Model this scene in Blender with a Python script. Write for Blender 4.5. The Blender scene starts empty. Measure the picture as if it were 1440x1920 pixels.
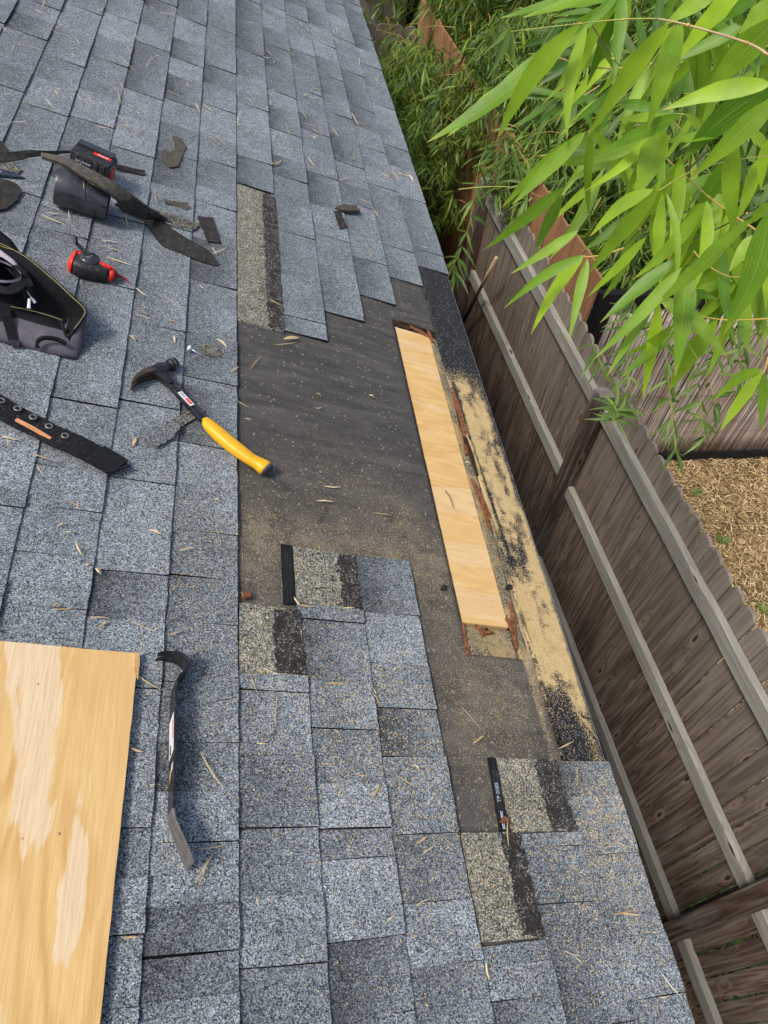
import bpy, bmesh, math, random
import numpy as np
import mathutils
from mathutils import Vector, Matrix, Euler
from mathutils.geometry import tessellate_polygon

random.seed(7); rng = np.random.default_rng(7)
SC = bpy.context.scene; COL = SC.collection

# ------------------------------------------------------------------ camera, sky, sun, exposure
CAM = Vector((0.0708787, 0.0, 1.2873145)); FPX = 1327.344
CW = Matrix(((0.9861426, 0.0375482, -0.1615947), (-0.1306236, 0.7762252, -0.6167754), (0.1022751, 0.6293366, 0.7703734)))
cd = bpy.data.cameras.new('camera'); cam = bpy.data.objects.new('camera', cd); COL.objects.link(cam)
cd.sensor_fit = 'VERTICAL'; cd.sensor_height = 36.0; cd.lens = FPX / 1920 * 36; cd.clip_start = 0.05; cd.clip_end = 300
cam.matrix_world = Matrix.Translation(CAM) @ CW.to_4x4()
SC.camera = cam
SUN_EL, SUN_AZ = math.radians(58), math.radians(-118)      # azimuth clockwise from +Y: light comes from the upslope side, behind the camera
world = bpy.data.worlds.new('World'); SC.world = world; world.use_nodes = True
wn = world.node_tree; wn.nodes.clear()
sky = wn.nodes.new('ShaderNodeTexSky'); sky.sky_type = 'NISHITA'; sky.sun_disc = False
sky.sun_elevation = SUN_EL; sky.sun_rotation = SUN_AZ; sky.dust_density = 4.0; sky.air_density = 1.0; sky.ozone_density = 1.0
bg = wn.nodes.new('ShaderNodeBackground'); bg.inputs['Strength'].default_value = 0.125
wo = wn.nodes.new('ShaderNodeOutputWorld')
wn.links.new(sky.outputs[0], bg.inputs[0]); wn.links.new(bg.outputs[0], wo.inputs[0])
sl = bpy.data.lights.new('sun', 'SUN'); sl.energy = 1.9; sl.angle = math.radians(12); sl.color = (1.0, 0.95, 0.88)
sun = bpy.data.objects.new('sun', sl); COL.objects.link(sun)
sd = Vector((math.sin(SUN_AZ) * math.cos(SUN_EL), math.cos(SUN_AZ) * math.cos(SUN_EL), math.sin(SUN_EL)))
sun.rotation_euler = sd.to_track_quat('Z', 'Y').to_euler(); sun.location = sd * 20
SC.view_settings.view_transform = 'Standard'; SC.view_settings.look = 'None'
SC.view_settings.exposure = 0.5; SC.view_settings.gamma = 1.0; SC.view_settings.use_curve_mapping = False
SC.cycles.max_bounces = 6; SC.cycles.transparent_max_bounces = 6

# ------------------------------------------------------------------ geometry of the place
TH = math.radians(18.2); CT, ST = math.cos(TH), math.sin(TH)
RN = Vector((ST, 0, CT)); E = 0.1429                       # roof normal, shingle exposure
GZ = -2.968                                                # ground level
def ray(x, y):
    return (CW @ Vector((x - 720, -(y - 960), -FPX))).normalized()
def T(v, u, w=0.0):                                        # roof coordinates (down the slope, along the eave, off the roof) -> place
    return Vector((v * CT + w * ST, u, -v * ST + w * CT))
def rp(x, y, h=0.0):                                       # where a line of sight meets the plane h above the roof -> roof coordinates
    r = ray(x, y); t = (h - CAM.dot(RN)) / r.dot(RN); P = CAM + r * t
    return Vector((P.x * CT - P.z * ST, P.y, h))
ROOFM = Matrix.Rotation(TH, 4, 'Y')

# ------------------------------------------------------------------ object helpers
def tagp(o, label=None, cat=None, group=None, kind=None):
    if label: o['label'] = label
    if cat: o['category'] = cat
    if group: o['group'] = group
    if kind: o['kind'] = kind
    return o
def empty(name, M=None, parent=None):
    o = bpy.data.objects.new(name, None); COL.objects.link(o); o.empty_display_size = 0.05
    if parent: o.parent = parent
    if M is not None: o.matrix_world = M
    return o
def mesh(name, vs, fs, mats=None, smooth=False):
    me = bpy.data.meshes.new(name); me.from_pydata([tuple(v) for v in vs], [], fs)
    for m in (mats if isinstance(mats, (list, tuple)) else [mats]):
        if m: me.materials.append(m)
    if smooth: me.polygons.foreach_set('use_smooth', [True] * len(me.polygons))
    me.update(); return me
def obj(name, me, parent=None, M=None):
    o = bpy.data.objects.new(name, me); COL.objects.link(o)
    if parent: o.parent = parent
    if M is not None: o.matrix_local = M
    return o
def mk(name, vs, fs, mat, parent=None, smooth=False, M=None):
    return obj(name, mesh(name, vs, fs, mat, smooth), parent, M)
def attr(me, name, vals, dom='POINT'):
    a = me.attributes.new(name, 'FLOAT', dom); a.data.foreach_set('value', np.asarray(vals, dtype=np.float32)); return a
def fastmesh(name, V, F, mat, smooth=False):               # V (n,3), F (m,k) numpy
    me = bpy.data.meshes.new(name); n, (m, k) = len(V), F.shape
    me.vertices.add(n); me.vertices.foreach_set('co', V.astype(np.float32).ravel())
    me.loops.add(m * k); me.loops.foreach_set('vertex_index', F.astype(np.int32).ravel())
    me.polygons.add(m); me.polygons.foreach_set('loop_start', np.arange(0, m * k, k, dtype=np.int32))
    me.polygons.foreach_set('loop_total', np.full(m, k, dtype=np.int32))
    if smooth: me.polygons.foreach_set('use_smooth', np.ones(m, bool))
    me.materials.append(mat); me.update(calc_edges=True); me.validate(); return me
def box(x0, x1, y0, y1, z0, z1):
    v = [(x, y, z) for z in (z0, z1) for y in (y0, y1) for x in (x0, x1)]
    return v, [(0, 2, 3, 1), (4, 5, 7, 6), (0, 1, 5, 4), (1, 3, 7, 5), (3, 2, 6, 7), (2, 0, 4, 6)]
def bevel(me, w, seg=2):
    bm = bmesh.new(); bm.from_mesh(me)
    bmesh.ops.bevel(bm, geom=bm.edges[:], offset=w, segments=seg, affect='EDGES', profile=0.5)
    bm.to_mesh(me); bm.free(); me.update(); return me
def bbox(name, dims, mat, parent, bev=0.0, smooth=False, M=None):
    me = mesh(name, *box(*dims), mat)
    if bev: bevel(me, bev)
    if smooth: me.polygons.foreach_set('use_smooth', [True] * len(me.polygons))
    return obj(name, me, parent, M)
def slab(poly, w0, w1):                                    # vertical prism over an outline (list of (x, y)); w1 may be a function
    n = len(poly); f1 = w1 if callable(w1) else (lambda a, b: w1)
    vs = [(p[0], p[1], w0) for p in poly] + [(p[0], p[1], f1(p[0], p[1])) for p in poly]
    a = sum(poly[i][0] * poly[(i + 1) % n][1] - poly[(i + 1) % n][0] * poly[i][1] for i in range(n))
    t = [i for i in range(n)];
    if a < 0: t = t[::-1]
    fs = [tuple(n + i for i in t), tuple(reversed(t))]
    for q in range(n):
        i, j = t[q], t[(q + 1) % n]; fs.append((i, j, n + j, n + i))
    return vs, fs
def rough(poly, step=0.012, amp=0.002):                    # ragged outline
    out = []
    for i, p in enumerate(poly):
        q = poly[(i + 1) % len(poly)]; a, b = Vector(p[:2]), Vector(q[:2]); L = (b - a).length; k = max(1, int(L / step))
        for j in range(k):
            c = a.lerp(b, j / k); out.append((c.x + random.uniform(-amp, amp), c.y + random.uniform(-amp, amp)))
    return out
def loft(path, secs, up=Vector((0, 0, 1)), caps=True, ups=None):
    # path: points; secs: per point list of (side, up) offsets
    vs, fs = [], []; n = len(secs[0]); P = [Vector(p) for p in path]
    for i, p in enumerate(P):
        t = (P[min(i + 1, len(P) - 1)] - P[max(i - 1, 0)]).normalized()
        u0 = ups[i] if ups else up
        s = t.cross(u0).normalized(); u = s.cross(t).normalized()
        for a, b in secs[i]: vs.append(p + s * a + u * b)
    for i in range(len(P) - 1):
        for j in range(n):
            k = (j + 1) % n; fs.append((i * n + j, i * n + k, (i + 1) * n + k, (i + 1) * n + j))
    if caps:
        fs.append(tuple(range(n))[::-1]); fs.append(tuple(range((len(P) - 1) * n, len(P) * n)))
    return vs, fs
def ell(a, b, n=12, p=1.0):
    out = []
    for i in range(n):
        t = 2 * math.pi * i / n; c, s = math.cos(t), math.sin(t)
        out.append((a * math.copysign(abs(c) ** p, c), b * math.copysign(abs(s) ** p, s)))
    return out
def rect(a, b): return [(-a, -b), (a, -b), (a, b), (-a, b)]
def join(*parts):
    V, F = [], []
    for v, f in parts:
        o = len(V); V += list(v); F += [tuple(i + o for i in q) for q in f]
    return V, F
def fixn(me):
    bm = bmesh.new(); bm.from_mesh(me); bmesh.ops.recalc_face_normals(bm, faces=bm.faces[:]); bm.to_mesh(me); bm.free(); me.update(); return me
def tube(pts, r, n=6, up=Vector((0, 0, 1))):
    rr = r if isinstance(r, (list, tuple)) else [r] * len(pts)
    return loft(pts, [ell(q, q, n) for q in rr], up)
def smoothpath(pts, n=4):
    P = [Vector(p) for p in pts]; out = []
    for i in range(len(P) - 1):
        a, b, c, d = P[max(i - 1, 0)], P[i], P[i + 1], P[min(i + 2, len(P) - 1)]
        for j in range(n):
            t = j / n; out.append(0.5 * ((2 * b) + (c - a) * t + (2 * a - 5 * b + 4 * c - d) * t * t + (3 * b - a - 3 * c + d) * t ** 3))
    out.append(P[-1]); return out

# ------------------------------------------------------------------ material helpers
class NT:
    def __init__(s, name):
        s.m = bpy.data.materials.new(name); s.m.use_nodes = True; s.t = s.m.node_tree; s.t.nodes.clear()
        s.out = s.n('ShaderNodeOutputMaterial')
    def n(s, ty, **kw):
        q = s.t.nodes.new(ty)
        for k, v in kw.items(): setattr(q, k, v)
        return q
    def l(s, a, b): s.t.links.new(a, b)
    def put(s, sock, v):
        if hasattr(v, 'is_output') or isinstance(v, bpy.types.NodeSocket): s.l(v, sock)
        elif isinstance(v, (tuple, list)) and len(v) == 3 and sock.type == 'RGBA': sock.default_value = (*v, 1)
        else: sock.default_value = v
    def pos(s): return s.n('ShaderNodeNewGeometry').outputs['Position']
    def oc(s): return s.n('ShaderNodeTexCoord').outputs['Object']
    def rnd(s): return s.n('ShaderNodeObjectInfo').outputs['Random']
    def at(s, name): return s.n('ShaderNodeAttribute', attribute_name=name).outputs['Fac']
    def mapv(s, v, scale=(1, 1, 1), loc=None, rot=None):
        q = s.n('ShaderNodeMapping'); s.l(v, q.inputs[0]); q.inputs['Scale'].default_value = scale
        if loc is not None: s.put(q.inputs['Location'], loc)
        if rot is not None: q.inputs['Rotation'].default_value = rot
        return q.outputs[0]
    def math(s, op, a, b=0.0, c=None, clamp=False):
        q = s.n('ShaderNodeMath', operation=op, use_clamp=clamp); s.put(q.inputs[0], a); s.put(q.inputs[1], b)
        if c is not None: s.put(q.inputs[2], c)
        return q.outputs[0]
    def noise(s, v, scale, det=3, rough=0.5, dist=0.0):
        q = s.n('ShaderNodeTexNoise'); s.l(v, q.inputs['Vector']); q.inputs['Scale'].default_value = scale
        q.inputs['Detail'].default_value = det; q.inputs['Roughness'].default_value = rough; q.inputs['Distortion'].default_value = dist
        return q.outputs['Fac']
    def voro(s, v, scale, feat='F1', rand=1.0):
        q = s.n('ShaderNodeTexVoronoi', feature=feat); s.l(v, q.inputs['Vector']); q.inputs['Scale'].default_value = scale
        q.inputs['Randomness'].default_value = rand
        return q
    def ramp(s, f, stops, interp='LINEAR'):
        q = s.n('ShaderNodeValToRGB'); s.l(f, q.inputs[0]); cr = q.color_ramp; cr.interpolation = interp
        while len(cr.elements) < len(stops): cr.elements.new(0.5)
        for e, (p, c) in zip(cr.elements, stops):
            e.position = p; e.color = (*c, 1) if isinstance(c, (tuple, list)) else (c, c, c, 1)
        return q.outputs[0]
    def mr(s, v, a, b, c=0.0, d=1.0):
        q = s.n('ShaderNodeMapRange'); s.put(q.inputs[0], v)
        for i, x in enumerate((a, b, c, d)): q.inputs[1 + i].default_value = x
        return q.outputs[0]
    def mix(s, f, a, b, mode='MIX'):
        q = s.n('ShaderNodeMix', data_type='RGBA', blend_type=mode); s.put(q.inputs[0], f); s.put(q.inputs[6], a); s.put(q.inputs[7], b)
        return q.outputs[2]
    def sep(s, c):
        return s.n('ShaderNodeSeparateColor'), s.l
    def bsdf(s, col, rough=0.8, spec=0.3, metal=0.0, bump=None, bs=0.3, bd=0.002, **kw):
        q = s.n('ShaderNodeBsdfPrincipled'); s.put(q.inputs['Base Color'], col); s.put(q.inputs['Roughness'], rough)
        q.inputs['Specular IOR Level'].default_value = spec; q.inputs['Metallic'].default_value = metal
        if bump is not None:
            b = s.n('ShaderNodeBump'); b.inputs['Strength'].default_value = bs; b.inputs['Distance'].default_value = bd
            s.l(bump, b.inputs['Height']); s.l(b.outputs[0], q.inputs['Normal'])
        s.l(q.outputs[0], s.out.inputs[0]); return q

def granules(m, pos, cell, stops):
    v = m.voro(pos, 1 / cell); sc = m.n('ShaderNodeSeparateColor'); m.l(v.outputs['Color'], sc.inputs[0])
    col = m.ramp(sc.outputs[0], stops, 'CONSTANT')
    return col, sc.outputs[1], v.outputs['Distance']
def dusting(m, pos, col, dens, cell=0.0017):
    # sawdust lying between the granules: more cells covered the more of it there is
    v = m.voro(pos, 1 / cell); sc = m.n('ShaderNodeSeparateColor'); m.l(v.outputs['Color'], sc.inputs[0])
    n = m.noise(pos, 42, 6, 0.72); d2 = m.math('MULTIPLY', dens, m.mr(n, 0.34, 0.64, 0.12, 1.55))
    f = m.math('LESS_THAN', sc.outputs[0], d2)
    dc = m.ramp(sc.outputs[1], [(0, (0.40, 0.27, 0.11)), (0.5, (0.56, 0.41, 0.19)), (1, (0.70, 0.55, 0.31))])
    return m.mix(f, col, dc)

BLUE = [(0, (0.026, 0.030, 0.033)), (0.14, (0.084, 0.099, 0.110)), (0.34, (0.160, 0.186, 0.203)), (0.56, (0.236, 0.272, 0.296)),
        (0.76, (0.335, 0.378, 0.404)), (0.91, (0.49, 0.535, 0.555)), (0.965, (0.33, 0.31, 0.26))]
OLIVE = [(0, (0.022, 0.023, 0.021)), (0.18, (0.068, 0.070, 0.060)), (0.38, (0.135, 0.137, 0.115)), (0.62, (0.225, 0.228, 0.190)),
         (0.82, (0.36, 0.36, 0.305)), (0.94, (0.52, 0.52, 0.45))]
def simple(name, col, rough=0.6, spec=0.4, metal=0.0, nz=0.12, ns=40, bump=0.0, bd=0.0005, dusty=0.0):
    m = NT(name); p = m.oc(); a = m.noise(p, ns, 4, 0.6)
    c = m.mix(m.mr(a, 0.3, 0.7, 0, 1), tuple(x * (1 - nz) for x in col), tuple(min(1, x * (1 + nz)) for x in col))
    if dusty:
        q = m.noise(p, 90, 3, 0.7); c = m.mix(m.mr(q, 0.55, 0.75, 0, dusty), c, (0.35, 0.30, 0.22))
    r = m.mr(m.noise(p, ns * 2.3, 3), 0.3, 0.7, max(0.05, rough - 0.1), min(1, rough + 0.12))
    m.bsdf(c, r, spec, metal, bump=m.noise(p, ns * 6, 3, 0.6) if bump else None, bs=bump, bd=bd); return m.m
def shingle_mat(name, stops, cell=0.0017, worn=0.0):
    m = NT(name); p = m.pos()
    col, g, dist = granules(m, p, cell, stops)
    tone = m.at('tone'); dark = m.at('dark')
    big = m.noise(p, 9, 3, 0.6); fine = m.noise(p, 55, 2, 0.6)
    k = m.math('MULTIPLY', tone, m.mr(big, 0.3, 0.7, 0.84, 1.16)); k = m.math('MULTIPLY', k, m.mr(fine, 0.3, 0.7, 0.84, 1.14))
    # printed dark colour drop on the tab, fading along its width
    dn = m.noise(p, 26, 4, 0.7)
    k = m.math('MULTIPLY', k, m.math('SUBTRACT', 1.0, m.math('MULTIPLY', dark, m.mr(dn, 0.25, 0.75, 0.45, 0.95))))
    col = m.mix(1.0, col, m.n('ShaderNodeCombineColor').outputs[0], 'MULTIPLY') if False else col
    sc = m.n('ShaderNodeVectorMath', operation='SCALE'); m.l(col, sc.inputs[0]); m.l(k, sc.inputs['Scale']); col = sc.outputs[0]
    col = dusting(m, p, col, m.at('dust'), 0.0020)
    if worn:
        w = m.noise(p, 60, 4, 0.7); f = m.math('GREATER_THAN', m.math('ADD', w, m.math('MULTIPLY', m.at('bare'), 0.55)), 0.80)
        col = m.mix(f, col, (0.045, 0.037, 0.031))
    m.bsdf(col, 0.85, 0.25, bump=dist, bs=0.7, bd=0.0012); return m.m
M_SH = shingle_mat('blue_grey_granules', BLUE)
M_EDGE = simple('shadow_black_asphalt_edge', (0.010, 0.010, 0.011), 0.9, 0.1, nz=0.4, ns=200)  # black asphalt edge, with the butt edges' shadow line painted into its colour
M_HL = shingle_mat('olive_granules', OLIVE, 0.0020, 1.0)

def felt_mat():
    m = NT('roofing_felt'); p = m.pos()
    a = m.noise(m.mapv(p, (1, 5.0, 1)), 5.5, 5, 0.62, 0.6); b = m.noise(p, 140, 2, 0.6)
    col = m.ramp(a, [(0.25, (0.036, 0.035, 0.034)), (0.52, (0.062, 0.060, 0.057)), (0.75, (0.105, 0.100, 0.094))])
    col = m.mix(m.mr(b, 0.4, 0.75, 0, 0.30), col, (0.11, 0.10, 0.09))
    sp = m.voro(p, 210); s2 = m.n('ShaderNodeSeparateColor'); m.l(sp.outputs['Color'], s2.inputs[0])
    col = m.mix(m.math('GREATER_THAN', s2.outputs[0], 0.985), col, (0.22, 0.20, 0.16))
    haze = m.noise(p, 14, 6, 0.68)                              # fine dust rubbed into the felt
    col = m.mix(m.math('MULTIPLY', m.at('dust'), m.mr(haze, 0.36, 0.62, 0.05, 1.5), clamp=True), col, (0.225, 0.195, 0.138))
    col = dusting(m, p, col, m.math('MULTIPLY', m.at('dust'), 0.34), 0.0010)
    m.bsdf(col, 0.9, 0.2, bump=m.noise(p, 260, 2, 0.6), bs=0.4, bd=0.001); return m.m
M_FELT = felt_mat()
def starter_mat():
    m = NT('black_granules'); p = m.pos()
    col, g, d = granules(m, p, 0.0024, [(0, (0.006, 0.006, 0.007)), (0.45, (0.022, 0.022, 0.024)), (0.75, (0.055, 0.055, 0.058)), (0.92, (0.16, 0.16, 0.16))])
    dd = m.math('MULTIPLY', m.at('dust'), m.mr(m.noise(p, 26, 7, 0.74), 0.34, 0.62, 0.25, 1.5))
    col = m.mix(m.mr(dd, 0.34, 0.80, 0, 0.92), col, m.mix(m.noise(p, 300, 2), (0.50, 0.37, 0.16), (0.68, 0.53, 0.27)))
    col = dusting(m, p, col, m.at('dust'), 0.0014)
    m.bsdf(col, 0.85, 0.25, bump=d, bs=0.6, bd=0.001); return m.m
M_START = starter_mat()

M_TAR = simple('sealant_strip', (0.022, 0.020, 0.019), 0.75, 0.3, nz=0.5, ns=60, bump=0.6, bd=0.002, dusty=0.35)
M_BLACKSTEEL = simple('black_painted_steel', (0.012, 0.013, 0.016), 0.32, 0.5, nz=0.3, dusty=0.12)
_m = NT('sealant_granules'); _p = _m.pos(); _c, _g, _d = granules(_m, _p, 0.0021, [(0, (0.022, 0.019, 0.017)), (0.38, (0.040, 0.037, 0.034)), (0.66, (0.080, 0.076, 0.068)), (0.82, (0.15, 0.148, 0.125)), (0.94, (0.33, 0.32, 0.27))])
_c = _m.mix(_m.mr(_m.noise(_p, 30, 4, .6), .50, .60, 0, .85), _c, (0.024, 0.020, 0.018)); _m.bsdf(_c, 0.85, 0.2, bump=_d, bs=0.6, bd=0.001); M_SEAL = _m.m
M_STEEL = simple('worn_bare_steel', (0.26, 0.235, 0.21), 0.45, 0.5, 0.75, nz=0.35, ns=90, bump=0.15)
M_RUSTY = simple('scuffed_claw_steel', (0.07, 0.052, 0.038), 0.55, 0.4, 0.4, nz=0.5, ns=120, bump=0.3)
M_YEL = simple('yellow_rubber', (0.76, 0.40, 0.010), 0.42, 0.45, nz=0.07, ns=25, bump=0.05, dusty=0.25)
M_GREYRUB = simple('grey_rubber', (0.09, 0.09, 0.095), 0.6, 0.3)
M_BPLAST = simple('black_plastic', (0.030, 0.034, 0.042), 0.24, 0.6, nz=0.3, ns=30, dusty=0.10)
M_BPLAST2 = simple('matt_black_plastic', (0.018, 0.019, 0.022), 0.55, 0.4, nz=0.25, dusty=0.25)
M_RED = simple('red_plastic', (0.72, 0.035, 0.020), 0.4, 0.45, nz=0.12, ns=50)
M_CHALKRED = simple('red_chalk_grime', (0.30, 0.035, 0.025), 0.85, 0.1, nz=0.5, ns=110, bump=0.3)
M_WHITE = simple('white_label', (0.72, 0.74, 0.76), 0.45, 0.4, nz=0.05)
M_LRED = simple('label_red', (0.70, 0.10, 0.05), 0.45, 0.4)
M_PAINTW = simple('white_ink', (0.70, 0.74, 0.78), 0.6, 0.2)
M_TAPEINK = simple('faded_blue_white_ink', (0.42, 0.52, 0.62), 0.7, 0.2, nz=0.4, ns=300)
M_ALU = simple('drip_edge_metal', (0.50, 0.52, 0.53), 0.4, 0.5, 0.6)
M_FASCIA = simple('painted_fascia', (0.42, 0.42, 0.40), 0.6, 0.3, nz=0.2, ns=8)
M_WALL = simple('wall_render', (0.45, 0.43, 0.38), 0.85, 0.2, nz=0.15, ns=20, bump=0.3)
M_BLACK = simple('black_metal_frame', (0.010, 0.010, 0.011), 0.6, 0.25)
M_SCRAPDK = simple('smooth_asphalt_back', (0.030, 0.028, 0.026), 0.8, 0.2, nz=0.35, ns=35, bump=0.5, bd=0.001, dusty=0.25)
M_SCRAPGR = simple('weathered_asphalt_layer', (0.085, 0.078, 0.062), 0.85, 0.2, nz=0.45, ns=70, bump=0.9, bd=0.002)
M_GALV = simple('galvanised_nail', (0.55, 0.60, 0.66), 0.35, 0.5, 0.6)
M_ROT = simple('rotten_wood', (0.24, 0.100, 0.048), 0.9, 0.1, nz=0.6, ns=90, bump=1.0, bd=0.003)
M_ROTD = simple('dark_rotten_wood', (0.050, 0.028, 0.018), 0.9, 0.1, nz=0.6, ns=90, bump=1.0, bd=0.003)
M_PURPLE = simple('grey_pouch_cloth', (0.110, 0.102, 0.122), 0.85, 0.2, nz=0.18, ns=28, bump=0.35)
M_CLOTHBLK = simple('black_webbing', (0.010, 0.011, 0.013), 0.8, 0.2, nz=0.3, ns=60, bump=0.4)
M_LGREY = simple('pale_grey_lining', (0.42, 0.38, 0.44), 0.85, 0.2, nz=0.1)
M_THREAD = simple('yellow_stitching', (0.50, 0.42, 0.16), 0.8, 0.2)
def belt_mat():
    m = NT('woven_black_belt'); p = m.at('belt_s'); w = m.math('SINE', m.math('MULTIPLY', p, 2 * math.pi / 0.0028))
    c = m.ramp(w, [(0.0, (0.006, 0.006, 0.008)), (1.0, (0.028, 0.028, 0.032))])
    c = m.mix(m.mr(m.noise(m.oc(), 120, 3, 0.7), 0.58, 0.75, 0, 0.5), c, (0.20, 0.17, 0.12))
    m.bsdf(c, 0.7, 0.25, bump=w, bs=0.8, bd=0.0006); return m.m
M_BELT = belt_mat()

def straw_mat():
    m = NT('dry_straw'); r = m.rnd(); p = m.oc()
    c = m.ramp(r, [(0, (0.42, 0.29, 0.14)), (0.4, (0.60, 0.46, 0.25)), (0.75, (0.72, 0.58, 0.34)), (0.9, (0.76, 0.68, 0.50)), (1, (0.55, 0.30, 0.15))])
    c = m.mix(m.mr(m.noise(p, 130, 2), 0.35, 0.7, 0, 0.45), c, (0.28, 0.17, 0.07)); m.bsdf(c, 0.6, 0.3); return m.m
M_STRAW = straw_mat()
M_STRAWO = simple('orange_wood_splinter', (0.62, 0.28, 0.13), 0.7, 0.2, nz=0.15)

def plywood_mat(name, along='y', seed=0.0, warm=1.0, rot=0.0, k=1.0):
    m = NT(name); p = m.oc(); s = (14 * k, 2.3 * k, 1) if along == 'y' else (3.0 * k, 17 * k, 1)
    q = m.mapv(p, s, (seed, seed * 2, 0), (0, 0, rot))
    n1 = m.noise(q, 0.8, 3, 0.5, 0.4)
    rings = m.math('POWER', m.mr(m.math('SINE', m.math('MULTIPLY', n1, 40.0)), -1, 1, 0, 1), 0.8)
    c = m.mix(rings, (0.60, 0.355, 0.125), (0.73, 0.49, 0.20))
    gold = m.mr(m.noise(m.mapv(p, s, (seed + 9, 1, 0), (0, 0, rot)), 0.55, 3), 0.42, 0.58, 0, 0.65); c = m.mix(gold, c, (0.70, 0.47, 0.20))
    blob = m.noise(m.mapv(p, s, (seed + 4, 3, 0), (0, 0, rot)), 0.62, 5, 0.52, 0.3)
    pale = m.mr(blob, 0.535, 0.550, 0, 0.80 if warm == 1 else 0.35); c = m.mix(pale, c, (0.76, 0.61, 0.41))
    fib = m.noise(m.mapv(p, (260, 9, 1) if along == 'y' else (9, 260, 1)), 1.0, 4, 0.65)
    c = m.mix(m.mr(fib, 0.40, 0.66, 0.0, 0.38), c, (0.50, 0.29, 0.10))
    k_ = m.voro(p, 17); c = m.mix(m.mr(k_.outputs['Distance'], 0.022, 0.05, 0.75, 0), c, (0.16, 0.08, 0.04))
    if warm != 1: c = m.mix(warm, (0.70, 0.45, 0.19), c)
    m.bsdf(c, 0.62, 0.3, bump=m.math('ADD', fib, m.math('MULTIPLY', rings, 0.4)), bs=0.45, bd=0.001); return m.m
M_PLY = plywood_mat('plywood_face', 'y', 2.3, 1, 0.05)
M_PLY2 = plywood_mat('patch_plywood_face', 'x', 5.1, 0.85, 0.35)
M_PLYEDGE = simple('plywood_edge', (0.50, 0.31, 0.13), 0.8, 0.2, nz=0.3, ns=120)
def olddeck_mat():
    m = NT('old_deck_wood'); p = m.pos()
    col, g, d = granules(m, p, 0.0024, [(0, (0.06, 0.055, 0.04)), (0.3, (0.13, 0.12, 0.085)), (0.6, (0.22, 0.20, 0.14)), (0.85, (0.38, 0.34, 0.24))])
    a = m.noise(p, 14, 4, 0.65); col = m.mix(m.mr(a, 0.45, 0.62, 0, 0.8), col, (0.40, 0.29, 0.13))
    m.bsdf(col, 0.9, 0.2, bump=d, bs=0.5, bd=0.001); return m.m
M_OLD = olddeck_mat()

def fence_mat(name, base, light, dark, grey, zg=(0.9, 1.75), sx=1.0):
    # x across the board, z along it: cathedral grain as contour lines of a stretched noise, bent round knots
    m = NT(name); r = m.rnd(); cx = m.n('ShaderNodeCombineXYZ'); m.l(m.math('MULTIPLY', r, 37.0), cx.inputs[0]); m.l(m.math('MULTIPLY', r, 91.0), cx.inputs[2])
    add = m.n('ShaderNodeVectorMath', operation='ADD'); oc = m.oc(); m.l(oc, add.inputs[0]); m.l(cx.outputs[0], add.inputs[1]); p = add.outputs[0]
    kn = m.voro(m.mapv(p, (9.0, 9.0, 2.6)), 1.0, 'F1', 0.9); kd = kn.outputs['Distance']
    kb = m.mr(kd, 0.0, 0.34, 1.0, 0.0)
    n1 = m.noise(m.mapv(p, (11, 11, 0.75)), 1.0, 1.5, 0.4, 0.2); h = m.math('ADD', n1, m.math('MULTIPLY', kb, 0.34))
    ring = m.mr(m.math('SINE', m.math('MULTIPLY', h, 52.0)), -1, 1, 0, 1); ring = m.math('POWER', ring, 1.6)
    fib = m.noise(m.mapv(p, (180, 180, 3)), 1.0, 3, 0.65)
    c = m.mix(m.math('MULTIPLY', ring, 0.75), base, light); c = m.mix(m.mr(fib, 0.35, 0.7, 0, 0.5), c, dark)
    tv = m.math('FRACT', m.math('MULTIPLY', r, 7.13)); c = m.mix(m.mr(tv, 0, 1, 0.0, 0.55), c, dark); c = m.mix(m.mr(m.noise(m.mapv(p, (60, 60, 1.6)), 1.0, 4, 0.6), 0.5, 0.68, 0, 0.6), c, tuple(x * 0.9 for x in grey))
    sz = m.n('ShaderNodeSeparateXYZ'); m.l(oc, sz.inputs[0])
    g = m.math('MULTIPLY', m.mr(sz.outputs[2], zg[0], zg[1]), m.mr(m.noise(m.mapv(p, (20, 20, 1.2)), 1.0, 3), 0.25, 0.7, 0.35, 1.0))
    blot = m.mr(m.noise(m.mapv(p, (7, 7, 1.4)), 1.0, 3), 0.5, 0.72, 0, 0.55)
    c = m.mix(m.math('MAXIMUM', g, blot), c, m.mix(m.math('MULTIPLY', ring, 0.6), tuple(x * 0.72 for x in grey), grey))
    c = m.mix(m.mr(kd, 0.12, 0.24, 0.75, 0), c, light); c = m.mix(m.mr(kd, 0.060, 0.105, 0.9, 0), c, (0.018, 0.012, 0.009))
    m.bsdf(c, 0.85, 0.2, bump=m.math('ADD', ring, fib), bs=0.5, bd=0.0015); return m.m
M_FENCE = fence_mat('weathered_picket', (0.120, 0.078, 0.054), (0.270, 0.198, 0.148), (0.038, 0.023, 0.017), (0.310, 0.272, 0.225), (0.85, 1.65))
M_RAIL = fence_mat('grey_green_rail', (0.27, 0.25, 0.21), (0.38, 0.36, 0.31), (0.15, 0.135, 0.11), (0.36, 0.355, 0.31), (-5, -4))
M_POST = fence_mat('brown_post', (0.075, 0.045, 0.032), (0.17, 0.115, 0.085), (0.030, 0.018, 0.013), (0.30, 0.28, 0.26), (1.66, 1.76))
M_CEDAR = fence_mat('cedar_board', (0.34, 0.165, 0.072), (0.46, 0.245, 0.11), (0.15, 0.07, 0.036), (0.30, 0.19, 0.12), (5, 6))
M_SHED = fence_mat('pink_grey_board', (0.34, 0.28, 0.25), (0.42, 0.36, 0.32), (0.24, 0.19, 0.17), (0.36, 0.31, 0.28), (5, 6))
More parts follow.
